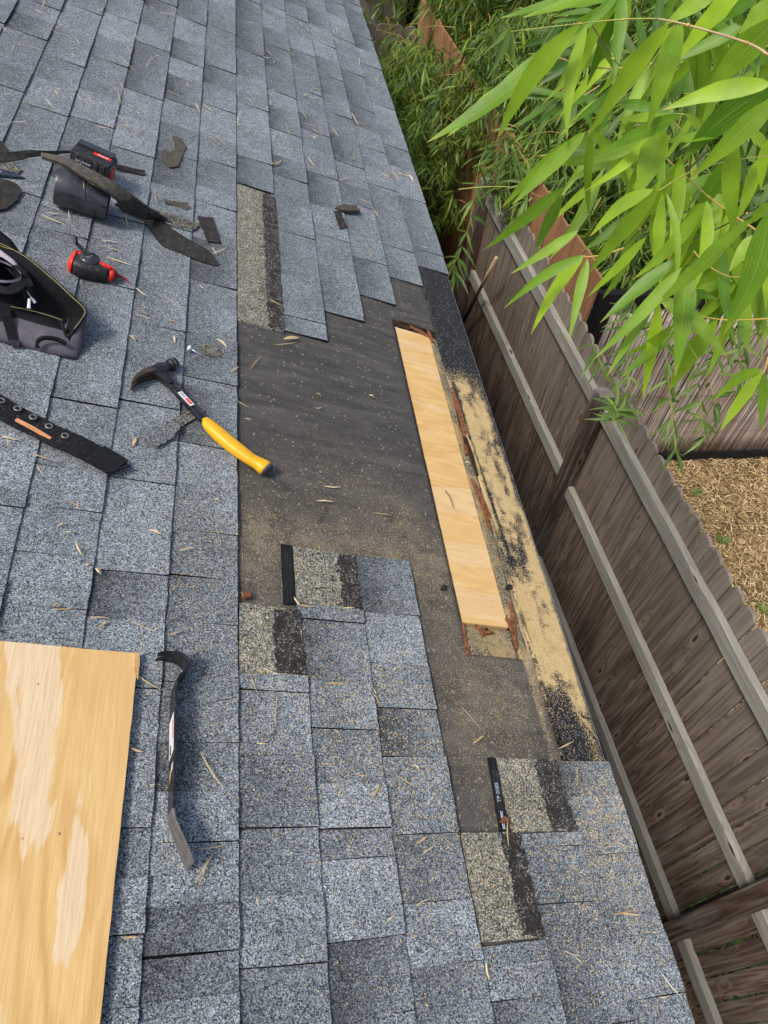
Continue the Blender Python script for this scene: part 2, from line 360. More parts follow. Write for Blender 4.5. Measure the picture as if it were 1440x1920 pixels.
def reed_mat():
    m = NT('reed'); r = m.rnd(); p = m.oc()
    c = m.ramp(r, [(0, (0.28, 0.20, 0.15)), (0.3, (0.48, 0.39, 0.32)), (0.6, (0.56, 0.46, 0.38)), (0.85, (0.62, 0.56, 0.50)), (1, (0.38, 0.28, 0.20))])
    c = m.mix(m.mr(m.noise(m.mapv(p, (30, 30, 5)), 1.0, 3), 0.4, 0.7, 0, 0.6), c, (0.18, 0.13, 0.10)); m.bsdf(c, 0.7, 0.2); return m.m
M_REED = reed_mat()
def leaf_mat(name, c0, c1, tr, tip=None, rough=0.45, spec=0.4, uv=True):
    m = NT(name); r = m.rnd() if uv else m.at('lr')
    col = m.mix(r if uv else m.math('POWER', r, 1.3), c0, c1)
    if uv:
        ls, lt = m.at('leaf_s'), m.at('leaf_t')
        vein = m.math('SINE', m.math('MULTIPLY', lt, 44.0)); col = m.mix(m.mr(vein, -1, 1, 0, 0.20), col, c1)
        col = m.mix(m.mr(m.noise(m.oc(), 22, 3), 0.35, 0.7, 0, 0.4), col, tuple(x * 0.62 for x in c0))
        mid = m.math('ABSOLUTE', m.math('SUBTRACT', lt, 0.5)); col = m.mix(m.mr(mid, 0.0, 0.035, 0.55, 0), col, (0.30, 0.42, 0.10))
        col = m.mix(m.mr(m.math('ADD', ls, m.math('MULTIPLY', r, 0.05)), 0.96, 1.0, 0, 0.9), col, (0.45, 0.26, 0.08)); col = m.mix(m.mr(ls, 0.86, 0.95, 0, 0.45), col, (0.36, 0.40, 0.05))
    q = m.n('ShaderNodeBsdfPrincipled'); m.put(q.inputs['Base Color'], col); q.inputs['Roughness'].default_value = rough; q.inputs['Specular IOR Level'].default_value = spec
    t = m.n('ShaderNodeBsdfTranslucent'); s2 = m.n('ShaderNodeVectorMath', operation='MULTIPLY'); m.l(col, s2.inputs[0]); s2.inputs[1].default_value = tr
    m.l(s2.outputs[0], t.inputs[0]); mx = m.n('ShaderNodeMixShader'); mx.inputs[0].default_value = 0.42
    m.l(q.outputs[0], mx.inputs[1]); m.l(t.outputs[0], mx.inputs[2]); m.l(mx.outputs[0], m.out.inputs[0]); return m.m
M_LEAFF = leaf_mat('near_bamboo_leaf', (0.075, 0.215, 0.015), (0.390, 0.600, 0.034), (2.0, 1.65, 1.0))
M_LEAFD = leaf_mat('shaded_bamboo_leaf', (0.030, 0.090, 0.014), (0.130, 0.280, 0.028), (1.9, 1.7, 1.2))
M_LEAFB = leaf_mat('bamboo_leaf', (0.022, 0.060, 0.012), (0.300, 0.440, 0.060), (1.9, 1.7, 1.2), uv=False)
M_LEAFP = leaf_mat('bamboo_leaf_piece', (0.055, 0.125, 0.022), (0.230, 0.370, 0.060), (1.9, 1.7, 1.2))
M_STEMG = simple('green_yellow_stem', (0.28, 0.30, 0.06), 0.5, 0.4, nz=0.3, ns=15)
M_STEMY = simple('yellow_stem', (0.52, 0.34, 0.08), 0.5, 0.4, nz=0.3, ns=15)
M_STEMT = simple('tan_sheath_stem', (0.50, 0.36, 0.20), 0.6, 0.3, nz=0.2, ns=15)
M_STEMD = simple('dark_dry_stem', (0.07, 0.045, 0.03), 0.7, 0.3, nz=0.3, ns=15)
def soil_mat():
    m = NT('soil_and_litter'); p = m.pos(); a = m.noise(p, 3.0, 5, 0.65); v = m.voro(m.mapv(p, (30, 60, 30)), 1.0)
    sc = m.n('ShaderNodeSeparateColor'); m.l(v.outputs['Color'], sc.inputs[0])
    lit = m.ramp(sc.outputs[0], [(0, (0.10, 0.065, 0.03)), (0.5, (0.22, 0.145, 0.065)), (1, (0.38, 0.26, 0.13))])
    c = m.mix(m.mr(a, 0.35, 0.6, 0.25, 0.8), (0.035, 0.025, 0.018), lit); m.bsdf(c, 0.95, 0.1, bump=sc.outputs[1], bs=0.6, bd=0.01); return m.m
M_SOIL = soil_mat()
def litter_mat():
    m = NT('dry_leaf_litter'); r = m.at('lr')
    c = m.ramp(r, [(0, (0.20, 0.125, 0.055)), (0.3, (0.40, 0.275, 0.125)), (0.7, (0.58, 0.42, 0.20)), (1, (0.70, 0.56, 0.33))]); m.bsdf(c, 0.7, 0.25); return m.m
M_LITTER = litter_mat()
M_DUST = NT('sawdust_grain'); _c = M_DUST.ramp(M_DUST.at('lr'), [(0, (0.40, 0.27, 0.11)), (0.5, (0.58, 0.42, 0.19)), (1, (0.72, 0.57, 0.33))]); M_DUST.bsdf(_c, 0.9, 0.1); M_DUST = M_DUST.m

# ================================================================== SETTING
gv, gf = [], []
for j in range(41):
    for i in range(41):
        x, y = -60 + i * 3.0, -50 + j * 3.5; gv.append((x, y, GZ + 0))
for j in range(40):
    for i in range(40):
        a = j * 41 + i; gf.append((a, a + 1, a + 42, a + 41))
tagp(mk('ground', gv, gf, M_SOIL), kind='structure')

# ================================================================== THE HOUSE: shingled roof with the torn-off strip
house = empty('house', ROOFM)
tagp(house, 'house roof of blue grey asphalt shingles with a torn-off strip along its eave', 'house')
def gs(v, u, cv, cu, sv, su): return math.exp(-((v - cv) / sv) ** 2 - ((u - cu) / su) ** 2)
def seamv(u): return 0.728 + 0.018 * math.sin(u * 2.1 + 0.6) + 0.004 * mathutils.noise.noise(Vector((0, u * 25, 0)))
def dustf(v, u):                                           # how much sawdust lies where
    d = 0.0
    if v > 0.70:                                           # along the eave
        e = 1.0 if 0.80 < u < 1.70 else max(0, 1 - abs(u - 1.70) / 0.14) if u >= 1.70 else max(0, 1 - (0.80 - u) / 0.50)
        drift = mathutils.noise.noise(Vector((v * 22, u * 6.5, 1.7))) + .5 * mathutils.noise.noise(Vector((v * 55, u * 24, 4.1)))
        d += e * min(1.0, max(0.05, 0.74 + 1.10 * drift)) * (1 - 0.75 * max(0, (v - (0.825 if u > 1.25 else 0.838)) / 0.02))
        d -= 0.8 * gs(v, u, 0.775, 0.55, 0.050, 0.09); d -= 0.9 * gs(v, u, seamv(u) + 0.017, u, 0.006, 1) * (1 if 1.0 < u < 1.75 else 0)
        d = max(0, d)
    d += 0.30 * gs(v, u, 0.62, 0.62, 0.12, 0.16) + 0.22 * gs(v, u, 0.52, 0.60, 0.10, 0.35) + 0.40 * gs(v, u, 0.25, 0.98, 0.30, 0.10)
    d += 0.30 * gs(v, u, 0.06, 0.93, 0.06, 0.16) + 0.25 * gs(v, u, 0.45, 0.95, 0.14, 0.12) + 0.30 * gs(v, u, 0.44, 1.12, 0.05, 0.07) + 0.15 * gs(v, u, 0.28, 1.2, 0.2, 0.12)
    if v <= .70: d *= 0.62
    d += 0.010 * (0.0 < v < 0.7)
    return min(1.0, max(0.0, d))
def dusts(v, u):                                           # the lighter dusting on shingles near the cut
    return min(0.5, 0.24 * gs(v, u, 0.82, 0.36, 0.06, 0.14) + 0.12 * gs(v, u, 0.72, 0.25, 0.12, 0.2) + 0.06 * gs(v, u, 0.2, 0.6, 0.3, 0.25)
               + 0.06 * gs(v, u, -0.08, 0.95, 0.12, 0.2) + 0.07 * gs(v, u, 0.4, 0.4, 0.2, 0.3) + 0.0)
WT = [0.0]
def tab_mesh(v0, v1, u0, u1, th, tone, dark, name='shingle', sk=(0, 0)):
    """one shingle tab: thick ragged butt edge at v1, running up under the next course at v0"""
    r = random.uniform; n = 5; rows = []
    for row, (v, w) in enumerate(((v0 - .012, .0006), (v0, .0008), ((v0 + v1) / 2, (th + .0008) / 2), (v1, th))):
        f = (v - v0) / (v1 - v0); pts = []
        for i in range(n + 1):
            u = (u0 + sk[0] * (1 - f)) + ((u1 + sk[1] * (1 - f)) - (u0 + sk[0] * (1 - f))) * i / n
            if row and i in (0, n): u += r(-.0008, .0008)
            pts.append((v + (r(-.0012, .0010) if row == 3 else 0), u, w))
        rows.append(pts)
    vs = [p for q in rows for p in q]; m = n + 1; fs = []
    for a in range(3):
        for i in range(n): k = a * m + i; fs.append((k, k + m, k + m + 1, k + 1))
    nt = len(fs); rim = [a * m for a in range(3)] + [3 * m + i for i in range(m)] + [a * m + n for a in (2, 1, 0)]
    o = len(vs); vs += [(vs[q][0], vs[q][1], -.0035) for q in rim]
    for q in range(len(rim) - 1): fs.append((rim[q + 1], rim[q], o + q, o + q + 1))
    me = mesh(name, vs, fs, [M_SH, M_EDGE]); me.polygons.foreach_set('material_index', [0] * nt + [1] * (len(fs) - nt)); fixn(me)
    attr(me, 'tone', [tone] * len(vs)); attr(me, 'dust', [dusts(p[0], p[1]) for p in vs])
    fade = lambda p: dark * max(0.10, 1 - 0.9 * (p[0] - v0) / (v1 - v0))
    attr(me, 'dark', [fade(p) for p in vs]); return me
def us(k, ys):                                             # picture rows -> distances along the eave, on the middle of course k (k-1 .. k)
    res = []
    for y in ys:
        lo, hi = -400.0, 2200.0
        for _ in range(40):
            mid = (lo + hi) / 2
            if rp(mid, y)[0] < (k - 0.5) * E: lo = mid
            else: hi = mid
        res.append(rp(lo, y)[1])
    return sorted(res)
COURSES = {
 -3: ([22, 35, 77, 117, 178, 230, 285, 345, 400, 438, 520, 610, 700, 788, 914, 945, 1080, 1220, 1400, 1600, 1850], None, None),
 -2: ([22, 56, 89, 124, 178, 230, 286, 345, 410, 457, 534, 643, 757, 880, 955, 1043, 1140, 1260, 1400, 1555, 1700, 1880], None, None),
 -1: ([10, 40, 82, 118, 150, 196, 240, 292, 355, 425, 517, 614, 697, 761, 822, 903, 987, 1075, 1165, 1290, 1407, 1555, 1650, 1760, 1900], None, None),
 0: ([8, 30, 56, 96, 130, 165, 205, 260, 306, 359, 388, 457, 535, 634, 716, 733, 839, 915, 999, 1085, 1169, 1280, 1393, 1487, 1581, 1698, 1790, 1872], None, None),
 1: ([1265, 1298, 1416, 1554, 1679, 1813, 1925], None, None),
 2: ([1140, 1166, 1280, 1369, 1472, 1555, 1609, 1760, 1905], [27, 60, 90, 133, 177, 208, 250, 299, 336, 385, 441, 522, 600, 630], None),
 3: ([1047, 1152, 1248, 1330, 1419, 1563, 1690, 1808, 1930], [10, 36, 70, 100, 133, 174, 219, 250, 294, 330, 392, 447, 506, 587, 594], None),
 4: ([1768, 1808, 1872, 1960], [22, 52, 84, 113, 146, 181, 217, 259, 310, 350, 386, 434, 490, 563], None),
 5: ([1562, 1588, 1694, 1806, 1925], [30, 54, 76, 108, 138, 170, 205, 245, 281, 318, 352, 410, 467, 529], None),
 6: ([1427, 1493, 1601, 1755, 1869, 1990], [18, 46, 70, 96, 125, 164, 200, 242, 278, 318, 374, 421, 474, 507], None)}
COURSES[1] = (COURSES[1][0], [20, 55, 100, 148, 201, 243, 301, 353], None)
tabs = []
def lay(k, cuts):
    for n_, (a, b) in enumerate(zip(cuts[:-1], cuts[1:])):
        if b - a < 0.004: continue
        th = random.uniform(.0075, .0092) if n_ % 2 else random.uniform(.0044, .0058); d = random.choice([0, 0, 0.3, 0.55, 0.85, 0.45])
        tabs.append((k, a, b, th, random.uniform(0.86, 1.15), d))
def extend(lo, hi):
    res, u = [], lo
    while u < hi: res.append(u); u += random.choice([0.13, 0.17, 0.21, 0.25, 0.30]) * random.uniform(0.92, 1.08)
    return res + [hi]
STEP_UP = {}                                               # where each torn course starts again (near) and ends (far)
for k in range(-14, 7):
    if k in COURSES:
        lo, hi, _ = COURSES[k]; near = us(k, lo)
        if hi is None:
            lay(k, extend(-1.2, near[0])); lay(k, near); lay(k, extend(near[-1], 8.4))
        else:
            far = us(k, hi); STEP_UP[k] = (near[-1], far[0])
            lay(k, extend(-1.2, near[0])); lay(k, near); lay(k, far); lay(k, extend(far[-1], 8.4))
    else: lay(k, extend(-1.2, 8.4))
def vis(k, a, b):
    P = T((k - .5) * E, (a + b) / 2); d = CW.transposed() @ (P - CAM)
    if d.z > -0.05: return 0
    x, y = 720 + FPX * d.x / -d.z, 960 - FPX * d.y / -d.z
    if x < -60 or x > 1500 or y < -60 or y > 2020: return 0
    return (b - a) / (d.length ** 3)
tabs.sort(key=lambda t: -vis(*t[:3]))
rest = ([], [], [], [], [], [])
for i, (k, a, b, th, tone, dk) in enumerate(tabs):
    w = random.uniform(0.0003, 0.0009); _s = random.uniform(-.003, .003); sk = (_s, _s + random.uniform(-.0008, .0008))
    me = tab_mesh((k - 1) * E, k * E, a + w, b - w * 0.3, th, tone, dk, sk=sk)
    if i < 300: obj('shingle', me, house)
    else:
        o = len(rest[0]); rest[0].extend([v.co[:] for v in me.vertices]); rest[1].extend([tuple(j + o for j in p.vertices) for p in me.polygons])
        for q, nm in ((2, 'tone'), (3, 'dust'), (4, 'dark')): rest[q].extend([x.value for x in me.attributes[nm].data])
        rest[5].extend([p.material_index for p in me.polygons]); bpy.data.meshes.remove(me)
me = mesh('shingle_field', rest[0], rest[1], [M_SH, M_EDGE]); me.polygons.foreach_set('material_index', rest[5]); attr(me, 'tone', rest[2]); attr(me, 'dust', rest[3]); attr(me, 'dark', rest[4])
tagp(obj('shingle_field', me, house), kind='stuff')
mk('underlayment', *box(-2.02, -0.0305, -1.2, 8.4, -0.0056, -0.0030), M_EDGE, house)
# deck under everything, other slope, fascia, drip edge, wall
HV0, HV1, HU0, HU1 = 0.550, 0.722, 0.735, 2.020            # the cut in the felt over the replaced strip
def decks():
    pr = []
    for v0, v1, u0, u1 in ((-2.02, HV0, -1.2, 8.4), (HV1 + 0.004, 0.848, -1.2, 8.4), (HV0, HV1 + 0.004, -1.2, HU0 - .01), (HV0, HV1 + 0.004, HU1 + .01, 8.4)):
        pr.append(box(v0, v1, u0, u1, -0.022, -0.0058))
    return join(*pr)
mk('roof_deck', *decks(), M_OLD, house)
RV = -2.02
mk('back_slope', *box(RV * 1.0 - 2.9, RV, -1.2, 8.4, -0.03, -0.005), M_SH, house,
   M=Matrix.Translation((RV, 0, 0)) @ Matrix.Rotation(-2 * TH, 4, 'Y') @ Matrix.Translation((-RV, 0, 0)))
mk('drip_edge', *join(box(0.8485, 0.8555, -1.2, 8.4, -0.006, -0.0028), box(0.853, 0.8555, -1.2, 8.4, -0.045, -0.006)), M_ALU, house)
mk('fascia', *box(0.829, 0.848, -1.2, 8.4, -0.16, -0.0225), M_FASCIA, house)
IR = ROOFM.inverted()
mk('wall', *box(0.30, 0.50, -1.2, 8.4, GZ, -0.20), M_WALL, house, M=IR)
mk('soffit', *box(0.505, 0.745, -1.2, 8.4, -0.445, -0.43), M_FASCIA, house, M=IR)
mk('rear_wall', *box(-4.2, -4.0, -1.2, 8.4, GZ, -0.3), M_WALL, house, M=IR)
mk('gable_wall', *slab([(0.30, GZ), (0.30, -0.14), (-1.92, 0.60), (-4.0, -0.12), (-4.0, GZ)], 0, 0.15), M_WALL, house,
   M=IR @ Matrix.Translation((0, 8.3, 0)) @ Matrix.Rotation(math.radians(90), 4, 'X'))

def sheet(name, vl, ul, hfun, mat, inside, seam=None, t=0.0016):
    """a thin sheet on a grid with the cells outside `inside` left out; carries the dust attribute"""
    idx, vs, fs = {}, [], []
    def vid(i, j):
        if (i, j) not in idx:
            v, u = vl[i], ul[j]
            if seam: v, u = seam(v, u)
            idx[(i, j)] = len(vs); vs.append((v, u, hfun(v, u)))
        return idx[(i, j)]
    keep = set()
    for i in range(len(vl) - 1):
        for j in range(len(ul) - 1):
            if inside((vl[i] + vl[i + 1]) / 2, (ul[j] + ul[j + 1]) / 2): keep.add((i, j))
    for i, j in keep: fs.append((vid(i, j), vid(i + 1, j), vid(i + 1, j + 1), vid(i, j + 1)))
    top = len(vs); vs2 = [(a, b, c - t) for a, b, c in vs]
    for i, j in keep:
        for (di, dj, a, b) in ((-1, 0, (i, j + 1), (i, j)), (1, 0, (i + 1, j), (i + 1, j + 1)), (0, -1, (i, j), (i + 1, j)), (0, 1, (i + 1, j + 1), (i, j + 1))):
            if (i + di, j + dj) not in keep: p, q = idx[a], idx[b]; fs.append((p, top + p, top + q, q))
    vs += vs2; me = mesh(name, vs, fs, mat, True); attr(me, 'dust', [dustf(p[0], p[1]) for p in vs]); return me
def lin(a, b, st):
    n = max(1, round((b - a) / st)); return [a + (b - a) * i / n for i in range(n + 1)]
nz = lambda v, u, s=1.0, o=0.0: mathutils.noise.noise(Vector((v * s + o, u * s, o * 1.7)))
# felt: lies over the deck from under the standing courses down to the eave
vl = sorted(set(lin(-0.03, HV0, 0.0125) + lin(HV0, HV1, 0.012) + lin(HV1, 0.84, 0.012))); ul = sorted(set(lin(-0.4, HU0, 0.0125) + lin(HU0, HU1, 0.0125) + lin(HU1, 3.6, 0.02)))
def wob(v, u):
    dv = 0.0015 * nz(v, u, 60) if abs(v - HV0) < .004 else 0.004 * nz(v, u, 30, 3) if abs(v - HV1) < .004 else 0
    return v + dv, u + (0.004 * nz(v, u, 40, 5) if abs(u - HU0) < .004 or abs(u - HU1) < .004 else 0)
def inhole(v, u):
    if not (HV0 < v < HV1 and HU0 < u < HU1): return False
    # rounded lower corner
    if v > 0.69 and u < HU0 + 0.035: return (v - 0.69) ** 2 + (u - (HU0 + 0.035)) ** 2 < 0.036 ** 2
    return True
felt = sheet('felt', vl, ul, lambda v, u: -0.0034 + 0.0009 * nz(v, u, 7) + 0.0012 * max(0, nz(v, u * 2.4, 5, 9)), M_FELT, lambda v, u: not inhole(v, u), wob)
obj('felt', felt, house)
lap2 = sheet('felt_lap', lin(0.60, 0.715, 0.0095), lin(2.06, 2.62, 0.02), lambda v, u: -0.0008 + 0.0006 * nz(v, u, 9), M_FELT, lambda v, u: v < 0.715 - 0.10 * max(0, (u - 2.4) / 0.3) * 0 , lambda v, u: (v + 0.006 * nz(v, u, 12, 2), u + 0.01 * nz(v, u, 9, 4)))
obj('felt_lap', lap2, house)
st = sheet('starter_strip', lin(0.722, 0.852, 0.0065), lin(-0.3, 3.5, 0.0125), lambda v, u: -0.0006 + 0.0007 * nz(v, u, 20), M_START, lambda v, u: True,
           lambda v, u: ((seamv(u) if v < 0.7235 else v + (0.0015 * nz(v, u, 40) if v > .85 else 0)), u), t=0.003)
obj('starter_strip', st, house)
# inside the cut: old deck ledge, bright new plywood patch, dark rotten ends
def oldf(v, u): return -0.0085 + 0.002 * nz(v, u, 40)
ob = sheet('old_deck_board', lin(HV0 - .004, HV1 + .006, 0.009), lin(HU0 - .006, HU1 + .006, 0.0125), oldf, M_OLD,
           lambda v, u: not (0.551 < v < 0.688 and 0.822 < u < 1.985) and not (abs(v - (0.700 + 0.0)) < 0.0045 and (u < 0.86)), t=0.012)
obj('old_deck_board', ob, house)
mk('under_deck', *box(0.50, 0.78, 0.68, 2.08, -0.05, -0.024), M_ROTD, house)
pm = mesh('plywood_patch', *slab(rough([(0.5535, 0.823), (0.6865, 0.8225), (0.6855, 1.984), (0.554, 1.982)], 0.03, 0.0005), -0.020, -0.0052), [M_PLY2])
tagp(obj('plywood_patch', pm, house), 'fresh pale plywood strip let into the roof edge')
mk('rotten_edge', *slab(rough([(0.552, 1.99), (0.552, 2.018), (0.640, 2.016), (0.718, 2.018), (0.720, 1.975), (0.700, 1.985), (0.69, 1.99)], 0.006, 0.003), -0.02, lambda a, b: -0.006 + 0.005 * random.random()), M_ROTD, house)
def splinter(pts, w, mat, name='rotten_splinter', h=0.004):
    P = [rp(x, y, 0) for x, y in pts]
    for q in range(3):
        pp = [Vector((p.x + random.uniform(-.004, .004), p.y + random.uniform(-.006, .006), -0.004 + random.random() * h)) for p in P]
        n = len(pp); ws = [w * random.uniform(0.4, 1.0) * math.sin(math.pi * (i + 0.6) / (n + 0.2)) for i in range(n)]
        mk(name, *loft(pp, [rect(max(.0008, a * 0.5), 0.0016) for a in ws]), mat, house)
for pts, w, mt in (([(848, 728), (858, 760), (868, 800), (876, 850)], 0.022, M_ROT), ([(852, 740), (866, 790), (874, 835)], 0.018, M_ROTD), ([(868, 800), (884, 850), (896, 890)], 0.014, M_ROTD),
                   ([(884, 898), (902, 930), (918, 968)], 0.020, M_ROT), ([(862, 770), (875, 815)], 0.014, M_ROT), ([(895, 925), (912, 965), (920, 990)], 0.012, M_ROT),
                   ([(890, 1172), (905, 1182), (925, 1186)], 0.014, M_ROT), ([(900, 1176), (908, 1192)], 0.012, M_ROT), ([(912, 1174), (914, 1186)], 0.010, M_ROTD), ([(952, 1160), (962, 1185), (972, 1218)], 0.012, M_ROT), ([(958, 1130), (964, 1160), (962, 1180)], 0.014, M_ROT),
                   ([(868, 1170), (874, 1198), (880, 1228)], 0.008, M_ROT), ([(770, 612), (790, 622), (808, 632)], 0.012, M_ROT), ([(750, 604), (775, 610), (815, 622)], 0.014, M_ROTD), ([(805, 622), (812, 640)], 0.012, M_ROT)):
    splinter(pts, w, mt)
# uncovered upper halves of shingles
def headlap(v0, v1, u0, u1, h=0.0035, split=0.62, tarp=True, sp2=1.0):
    p = rough([(v0, u0), (v1, u0), (v1, u1), (v0, u1)], 0.012, 0.0009)
    vs, fs = slab(p, -0.0025, lambda a, b: h); me = mesh('headlap', vs, fs, M_HL)
    attr(me, 'tone', [1.0] * len(vs)); attr(me, 'dark', [0.0] * len(vs)); attr(me, 'dust', [dusts(a, b) + 0.07 for a, b, c in vs])
    attr(me, 'bare', [0.22 + 0.5 * max(0, (a - v0) / (v1 - v0) - 0.4) for a, b, c in vs]); o = obj('headlap', me, house)
    tagp(o, 'uncovered olive granule upper half of a shingle')
    vm = v0 + (v1 - v0) * split
    mk('sealant_strip', *slab(rough([(vm, u0 + .003), (v0 + (v1 - v0) * sp2, u0 + .003), (v0 + (v1 - v0) * sp2, u1 - .003), (vm, u1 - .003)], 0.008, 0.0042), h - 0.001, lambda a, b: h + 0.0006 + random.random() * 0.0004), M_SEAL, house)
def uat(x, y): return rp(x, y)[1]
hu0, hu1 = uat(485, 612), uat(478, 358)
headlap(0.004, E + 0.002, hu0, hu1, 0.0045, 0.66)
headlap(0.004, E - 0.006, uat(508, 1266), uat(500, 1138), 0.004, 0.55)
headlap(E - 0.012, 2 * E - 0.004, uat(610, 1138), uat(610, 1036), 0.005, 0.72)
headlap(3 * E + 0.006, 4 * E - 0.004, uat(935, 1765), uat(910, 1562), 0.0045, 0.66)
headlap(4 * E - 0.018, 5 * E - 0.004, uat(1005, 1560), uat(985, 1424), 0.005, 0.60)
mk('sealant_scar', *slab(rough([(4.62 * E, uat(1050, 1556)), (4.80 * E, uat(1055, 1550)), (4.86 * E, uat(1040, 1490)), (4.80 * E, uat(1035, 1426)), (4.72 * E, uat(1030, 1426)), (4.70 * E, uat(1040, 1500))], 0.01, 0.002), 0.005, 0.0072), M_SEAL, house)
# release tape with printed code
def text(body, size, M, mat, parent, name='lettering', ext=0.0002):
    cu = bpy.data.curves.new(name, 'FONT'); cu.body = body; cu.size = size; cu.extrude = ext; cu.align_x = 'LEFT'; cu.align_y = 'CENTER'; cu.materials.append(mat)
    o = bpy.data.objects.new(name, cu); COL.objects.link(o); me = bpy.data.meshes.new_from_object(o); bpy.data.objects.remove(o); me.name = name; return obj(name, me, parent, M)
def tape(p0, p1, w, txt=True, h=0.0065):
    a, b = rp(*p0, 0), rp(*p1, 0); d = (b - a); L = d.length; d.normalize(); s = Vector((d.y, -d.x, 0))
    c = [a - s * w / 2, a + s * w / 2, b + s * w / 2, b - s * w / 2]
    o = mk('release_tape', *slab(rough([(q.x, q.y) for q in c], 0.02, 0.0008), -0.001, h - 0.002), M_BLACK, house)
    for i in range(5):
        q = -w / 2 + w * (i + .7) / 6; e, f = a + s * q + d * L * random.uniform(.02, .2), a + s * (q + .001) + d * L * random.uniform(.6, .98)
        mk('tape_ridge', *tube([Vector((e.x, e.y, h - .0018)), Vector((f.x, f.y, h - .0018))], 0.0007, 5), M_BPLAST2, o)
    if txt:
        ang = math.atan2(d.y, d.x)
        text('TP 0085', w * 0.62, Matrix.Translation((a.x + d.x * L * 0.62, a.y + d.y * L * 0.62, h - 0.0016)) @ Matrix.Rotation(ang + math.pi, 4, 'Z'), M_TAPEINK, o)
        e, f = b - d * L * 0.26, b - d * L * 0.03
        mk('ink_mark', *loft([Vector((e.x, e.y, h - .0018)), Vector((f.x, f.y, h - .0018))], [rect(.003, .0003), rect(.0024, .0003)]), M_TAPEINK, o)
tape((536, 1022), (542, 1134), 0.025, False, 0.0052); tape((921, 1422), (944, 1560), 0.019, True, 0.0058)

# ================================================================== LOOSE THINGS ON THE ROOF
def onroof(name, v, u, label, cat, group=None, w=0.0):
    o = empty(name, Matrix.Translation(T(v, u, w)) @ ROOFM); tagp(o, label, cat, group); o['_o'] = 0; del o['_o']; return o
class Loc:                                                 # build in coordinates relative to a thing lying on the roof
    def __init__(s, v, u): s.o = Vector((v, u, 0))
    def p(s, x, y, h=0.0): return rp(x, y, h) - s.o
# --- big plywood sheet
pc = rp(100, 1500); L0 = Loc(pc.x, pc.y); ply = onroof('plywood_sheet', pc.x, pc.y, 'golden plywood sheet lying flat on the shingles beside the black pry bar', 'plywood')
c1, c2 = Vector((-0.189, 0.658)), Vector((-0.199, -0.35)); ex = Vector((-1, 0.012)).normalized()
c3, c4 = c2 + ex * 0.62, c1 + ex * 0.62
pts = [(c.x - pc.x, c.y - pc.y) for c in (c1, c4, c3, c2)]
vs, fs = slab(rough(pts, 0.03, 0.0005), 0.009, 0.0205); me = mesh('face_veneer', vs, fs, M_PLY); obj('face_veneer', me, ply)
for q in range(3):
    z = 0.0095 + q * 0.0038; vs, fs = slab(rough([(a * 0 + a + (0.0008 if a > -.2 else 0), b) for a, b in pts], 0.03, 0.0009), z, z + 0.0013)
    mk('ply_layer', vs, fs, M_PLYEDGE, ply)
c = Vector((-0.199 - pc.x, 0.655 - pc.y))
mk('frayed_corner', *slab(rough([(c.x + .013, c.y + .004), (c.x + .004, c.y + .005), (c.x + .006, c.y - .035), (c.x + .0135, c.y - .05)], 0.006, 0.001), 0.0203, 0.0212), M_PLYEDGE, ply)

# --- pry bar standing on its edge
L1 = Loc(-0.12, 0.5); pry = onroof('pry_bar', -0.12, 0.5, 'black flat pry bar with curled claw and bare steel tip beside plywood sheet', 'pry bar')
base = smoothpath([L1.p(*q) for q in [(289, 1243), (302, 1241), (318, 1243), (333, 1249), (343, 1259), (345, 1268), (338, 1278), (329, 1286), (323, 1297), (320, 1320), (319, 1400), (317, 1470), (315, 1532), (317, 1550), (323, 1570), (334, 1598), (348, 1636)]], 4)
H = 0.044
def bar(pts, t0, t1, h0, h1, lo=0.006):
    n = len(pts); secs = []
    for i in range(n):
        f = i / (n - 1); t = t0 + (t1 - t0) * f; h = h0 + (h1 - h0) * f; secs.append([(-t, lo), (t, lo), (t, lo + h), (t * .6, lo + h + .0012), (-t * .6, lo + h + .0012), (-t, lo + h)])
    return loft(pts, secs)
n1 = 48
claw = base[:9]; me = fixn(mesh('claw', *join(bar(claw, .0008, .0022, 0.012, 0.016, .006), bar(claw, .0008, .0022, 0.014, 0.017, .026)), M_BLACKSTEEL)); obj('claw', me, pry)
me = fixn(mesh('shank', *bar(base[8:n1 + 1], .0022, .0022, H - .002, H - .004), M_BLACKSTEEL, False)); obj('shank', me, pry)
me = fixn(mesh('tip', *bar(base[n1:], .0022, .0009, H - .004, H + .012), M_STEEL)); obj('tip', me, pry)
a = base[50]; b_ = base[56]
d_ = (b_ - a).normalized(); s_ = d_.cross(Vector((0, 0, 1))).normalized()
mk('nail_slot', *loft([a + s_ * -.0022 + Vector((0, 0, .034)), a.lerp(b_, .5) + s_ * -.0024 + Vector((0, 0, .031)), b_ + s_ * -.0022 + Vector((0, 0, .030))], [rect(.0006, .001), rect(.0008, .0028), rect(.0006, .001)]), M_BLACK, pry)
def by(y):
    u = rp(320, y)[1] - .5; q = min(base, key=lambda p: abs(p.y - u) + (9 if p.y > .14 else 0)); return Vector((q.x, u, 0))
A, B = by(1362), by(1432); dl = (B - A).normalized(); sl_ = dl.cross(Vector((0, 0, 1))).normalized()
sgn = -1 if (sl_.x > 0) == False else 1
side = Vector((-1, 0, 0))
